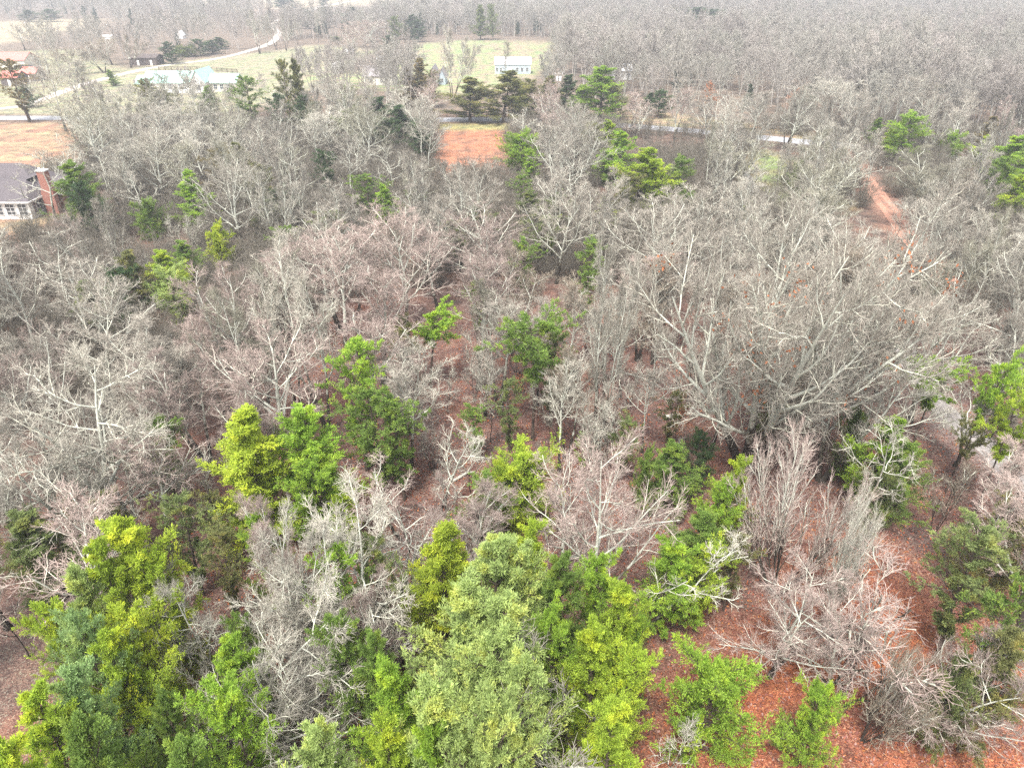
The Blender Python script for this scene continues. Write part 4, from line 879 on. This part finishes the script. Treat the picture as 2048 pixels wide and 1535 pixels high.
def small_house(nm, px, py, wpx, dep, ze, zr, wall, roof, lab, axis='x', wins=(.25, .6), cat="house", drs=(.45,)):
    a, c = at(px, py), at(px + wpx, py); Ls = c.x - a.x
    o = link(nm, None, None, (a.x, a.y, 0)); tag(o, lab, cat); gable(o, 0, Ls, 0, dep, ze, zr, wall, roof, .35, axis)
    for t_ in wins: window(o, Ls * t_, 0, .9, 1.0, 1.2)
    for t_ in drs: door(o, Ls * t_, 0)
    return o
small_house("grey_roofed_house", 728, 170, 60, 9, 3, 6, M_cream, M_greyr, "cream house with wide grey roof behind dark cedars")
small_house("garage", 772, 166, 14, 8, 3, 5.6, M_white, M_greyr, "small white gabled wing beside the wide grey-roofed house", 'y', (.5,), "garage", ())
small_house("gabled_house", 858, 174, 17, 12, 3.4, 6.4, M_white, M_greyr, "white gabled house behind the roadside cedars", 'y', (.5,), "house", ())
small_house("gabled_house", 877, 170, 14, 10, 2.8, 5.4, M_blue, M_greyr, "pale blue gabled house near white gabled house", 'y', (.5,), "house", ())
small_house("garden_shed", 755, 134, 17, 6, 2.6, 4.0, M_barn, M_wmet, "open dark shed with slanting white roof on back lawn", 'x', (), "shed", (.5,))
small_house("garden_shed", 666, 148, 18, 6, 2.6, 4.2, M_barn, M_white, "low white-edged shed among pinkish trees left of back lawn", 'x', (), "shed", (.5,))
small_house("garden_shed", 690, 112, 16, 5, 1.8, 2.8, M_greyr, M_wmet, "small grey shed with white roof by the far meadow", 'x', (), "shed", (.5,))
small_house("hidden_house", 1226, 160, 37, 9, 3.2, 5.2, M_white, M_wmet, "white-roofed house half hidden behind bare trees past evergreen", 'x', (.2, .5, .8), "house", ())
small_house("red_roofed_barn", -60, 136, 112, 11, 3, 5.6, M_cream, M_red, "long barn with faded red metal roof and parked cars", 'x', (.7,), "barn", (.4,))
small_house("red_roofed_shed", 44, 163, 30, 7, 2.8, 4.6, M_barn, M_red, "small shed with bright red metal roof below the parked cars", 'x', (), "shed", (.5,))
small_house("red_roofed_shed", 4, 172, 34, 7, 2.8, 4.6, M_barn, M_red, "red metal shed roof partly hidden by the bronze cedar", 'x', (), "shed", (.5,))
small_house("old_barn", 262, 131, 52, 8, 3.0, 4.2, M_barn, M_barn, "long dark weathered board barn beside the gravel driveway", 'x', (), "barn", (.3, .8))
small_house("far_trailer", 205, 79, 18, 4, 1.6, 2.2, M_white, M_wmet, "tiny white trailer beside the far grass field", 'x', (), "trailer", (.5,))
small_house("far_trailer", 352, 78, 14, 6, 2.0, 4.2, M_white, M_wmet, "small white gable in the far trees above the driveway hedge", 'y', (), "shed", (.5,))

def car(px, py, rot, lab, paint):
    p = at(px, py); o = link("parked_car", None, None, (p.x, p.y, 0)); o.rotation_euler = (0, 0, rot); tag(o, lab, "car", "cars parked by the red-roofed barn")
    m = MB(); m.prism([(-2.2,.35),(2.2,.35),(2.25,.8),(1.3,.95),(.7,1.45),(-1.3,1.45),(-2.0,.95),(-2.25,.8)], -.85, .85, 'x'); me_ = m.build("body", paint, o)
    m = MB(); m.prism([(1.22,.97),(.72,1.40),(-1.25,1.40),(-1.85,.97)], -.87, .87, 'x'); m.build("window", M_glass, o)
    for sx_ in (-.8, .8):
        for yy in (-1.4, 1.4):
            m = MB(); m.tube((sx_ - .1, yy, .34), (sx_ + .1, yy, .34), .34, None, 12); m.build("wheel", M_tyre, o)
car(40, 137, 1.3, "dark car parked nearest the red-roofed barn wall", M_car); car(58, 138, 1.6, "dark blue car at the end of the parked row", M_car); car(74, 140, 1.5, "pale car parked at right end by red-roofed barn", M_wmet)

# utility poles, wires, rail fences
def pole(px, py, typ, lab, xfmr=False, lean=0):
    p = at(px, py); hh = h_of(p.y, typ); o = link("utility_pole", None, None, (p.x, p.y, 0)); o.rotation_euler = (0, lean, 0); tag(o, lab, "utility pole", "utility poles along the road")
    m = MB(); m.tube((0, 0, -.2), (0, 0, hh), .19, .12); m.build("post", M_pole, o)
    m = MB(); m.box(-1.1, 1.1, -.2, -.12, hh - .7, hh - .55); ca_ = m.build("crossarm", M_pole, o)
    for x_ in (-1, 1): m = MB(); m.tube((x_, -.16, hh - .55), (x_, -.16, hh - .3), .06); m.build("insulator", M_wmet, ca_)
    if xfmr:
        for x_ in (-.45, .45): m = MB(); m.tube((x_, -.3, hh - 2.3), (x_, -.3, hh - 1.2), .3, None, 12); m.build("transformer", M_wmet, o)
    return p.x, p.y, hh
pa = pole(1786, 272, 155, "tall thin utility pole at the edge of the far woods"); pb = pole(1115, 236, 143, "utility pole with two pale transformers among roadside evergreens", True)
pc = pole(87, 176, 134, "pale leaning utility pole near the red-roofed sheds", False, -.06)
def wire(a, b_, dz, sag, lab):
    m = MB(); pr = None
    for i in range(13):
        t_ = i / 12; q_ = (a[0] + (b_[0] - a[0]) * t_, a[1] + (b_[1] - a[1]) * t_ - .16, a[2] + dz + (b_[2] - a[2]) * t_ - sag * 4 * t_ * (1 - t_))
        if pr: m.tube(pr, q_, .022, None, 4)
        pr = q_
    tag(m.build("power_line", M_pole), lab, "wire", "power lines between the poles")
wire(pa, pb, -.3, 1.2, "upper power line strung between the two tall roadside poles"); wire(pa, pb, -3.2, 1.0, "lower power line strung between the two tall roadside poles")
def fence(pix, hgt, rails, lab, step=2.6):
    pw = [at(*q_) for q_ in pix]; o = link("rail_fence", None, None, (pw[0].x, pw[0].y, 0)); tag(o, lab, "fence", "dark wooden rail fences")
    c_ = 0
    for a, b_ in zip(pw[:-1], pw[1:]):
        n_ = max(1, int((b_ - a).length / step)); a = a - pw[0]; b_ = b_ - pw[0]; d = (b_ - a) / n_
        m = MB()
        for k in range(rails):
            z = hgt * (k + 1) / rails - .12; nrm = Vector((-d.y, d.x, 0)).normalized() * .03
            q_ = [a - nrm, b_ - nrm, b_ + nrm, a + nrm]; bb = len(m.v)
            m.v += [(v.x, v.y, z) for v in q_] + [(v.x, v.y, z + .15) for v in q_]; m.f += [tuple(bb + i for i in f_) for f_ in ((3,2,1,0),(4,5,6,7),(0,1,5,4),(1,2,6,5),(2,3,7,6),(3,0,4,7))]
        m.build("rails", M_wood, o)
        for i in range(n_ + 1):
            v = a + d * i; m = MB(); m.box(v.x - .09, v.x + .09, v.y - .09, v.y + .09, -.1, hgt + .1); m.build("post", M_wood, o)
fence([(855,234),(1012,236)], 1.7, 4, "dark rail fence behind the road and the olive cedars"); fence([(318,141),(395,141),(475,146)], 1.4, 3, "dark rail fence behind the green-roofed house")
fence([(1245,236),(1330,238)], 1.3, 3, "short dark fence along the verge right of green evergreen")
def stump(px, py):
    p = at(px, py); m = MB(); m.tube((0,0,0), (-.12,0,2.4), .42, .34, 8); m.tube((-.12,0,2.4), (-.2,.1,2.75), .34, .12, 8)
    o = m.build("tree_stump", M_barn, None, (p.x, p.y, 0)); tag(o, "dark leaning stump standing alone on the road edge", "stump")
stump(60, 242)
def heap(px, py, r_, lab, seed):
    p = at(px, py); r = np.random.default_rng(seed); S = r.normal(0, r_ * .45, (60, 3)); S[:, 2] = np.abs(S[:, 2]) * .4
    D = norm(r.normal(0, 1, (60, 3)) * np.array([1, 1, .25])); Pp = polyl(S, D, np.full(60, r_), 3, .15, 0, r); v, f = tubes(Pp, rad(np.full(60, .09), np.full(60, .04), 3), 4, r)
    o = link("brush_pile", mesh_np("brush_pile", v, f, [M_stone]), None, (p.x, p.y, 0)); tag(o, lab, "brush pile", "brush piles on the lawn")
heap(1095, 107, 3.2, "larger brush pile at the right edge of back lawn", 1); heap(995, 100, 1.8, "smaller brush pile behind the white-roofed shed", 2); heap(1040, 160, 2.2, "pale debris pile in front of the white-roofed shed", 3)

# ------------------------------------------------------------------ a label for everything still without one
def c2(pix): q_ = at(*pix); return (q_.x, q_.y)
LM = [("the yellow cone cedar", c2((475,1085))), ("the huge oak", c2((1487,935))), ("the brick house", (BR.x - 4, BR.y + 3)), ("the orange clearing", c2((900,320))),
      ("the dense yellow-green cone cedar", c2((872,1330))), ("the tall pine by the path", c2((2000,985))), ("the round cedar on red leaves", c2((1440,1500))), ("the ragged yellow-green cedar", c2((235,1390))),
      ("the transformer pole", (pb[0], pb[1])), ("the thin utility pole", (pa[0], pa[1])), ("the green-roofed house", (g0.x, g0.y)), ("the white-roofed shed", (b0_.x + 7, b0_.y)), ("the red dirt track", c2((1768,405))),
      ("the cone cedar near brick house", c2((376,460))), ("the pine in the clearing", c2((1070,880))), ("the pinkish fan-crowned tree", c2((1205,1250))), ("the pinkish stem fan", c2((1600,1300))),
      ("the hanging-twig tree", c2((640,1400))), ("the round cedar by orange clearing", c2((1042,345))), ("the long dark barn", c2((290,131))), ("the red-roofed barn", c2((20,136))), ("the lone driveway tree", c2((520,108))),
      ("the wide low cedar", c2((1045,1045))), ("the little grass clearing", c2((1560,370))), ("the tall tree by the pine", c2((1975,730))), ("the mossy fallen log", c2((1375,836))), ("the far round green clump", c2((1400,60))), ("the far field", c2((650,30))),
      ("the slim stem fan", c2((1700,1270))), ("the broken tree", c2((890,1020))), ("the lone lawn tree", c2((133,262))), ("the leftward-leaning pale tree", c2((1195,900)))]
buck = {}
for o, desc, x, y in ITEMS:
    if "label" in o and o["label"]: continue
    nm, (lx, ly) = min(LM, key=lambda q_: (q_[1][0] - x) ** 2 + (q_[1][1] - y) ** 2)
    dx, dy = x - lx, y - ly; s1 = "right" if dx > 0 else "left"
    if abs(dx) > 2.2 * abs(dy): d = f"{s1} of"
    elif abs(dy) > 2.2 * abs(dx): d = "behind" if dy > 0 else "in front of"
    else: d = (f"behind and {s1} of" if dy > 0 else f"in front and {s1} of")
    buck.setdefault((desc, d, nm), []).append((dx * dx + dy * dy, o))
ORD = ["nearest", "second", "third", "fourth", "fifth", "sixth", "seventh", "eighth", "ninth", "tenth", "eleventh", "twelfth", "thirteenth", "fourteenth", "fifteenth"]
for (desc, d, nm), L in buck.items():
    L.sort(key=lambda q_: q_[0])
    for i, (_, o) in enumerate(L):
        o["label"] = f"{desc} {d} {nm}" if len(L) == 1 else f"{ORD[min(i, 14)]} {desc} {d} {nm}"
print("things", len(ITEMS), "fill", len(fill))

# ------------------------------------------------------------------ haze
hz = MB(); hz.box(-2900, 2900, -320, 4300, -45, 45)
hm = bpy.data.materials.new("haze"); hm.use_nodes = True; n = hm.node_tree.nodes; l = hm.node_tree.links
n.remove(n["Principled BSDF"]); pv = n.new("ShaderNodeVolumePrincipled"); pv.inputs["Color"].default_value = (.93, .95, 1, 1); pv.inputs["Density"].default_value = HAZE
pv.inputs["Anisotropy"].default_value = .3
l.new(pv.outputs[0], n["Material Output"].inputs["Volume"])
tag(hz.build("haze", hm), "thin pale mist over the whole countryside", "haze", None, "stuff")
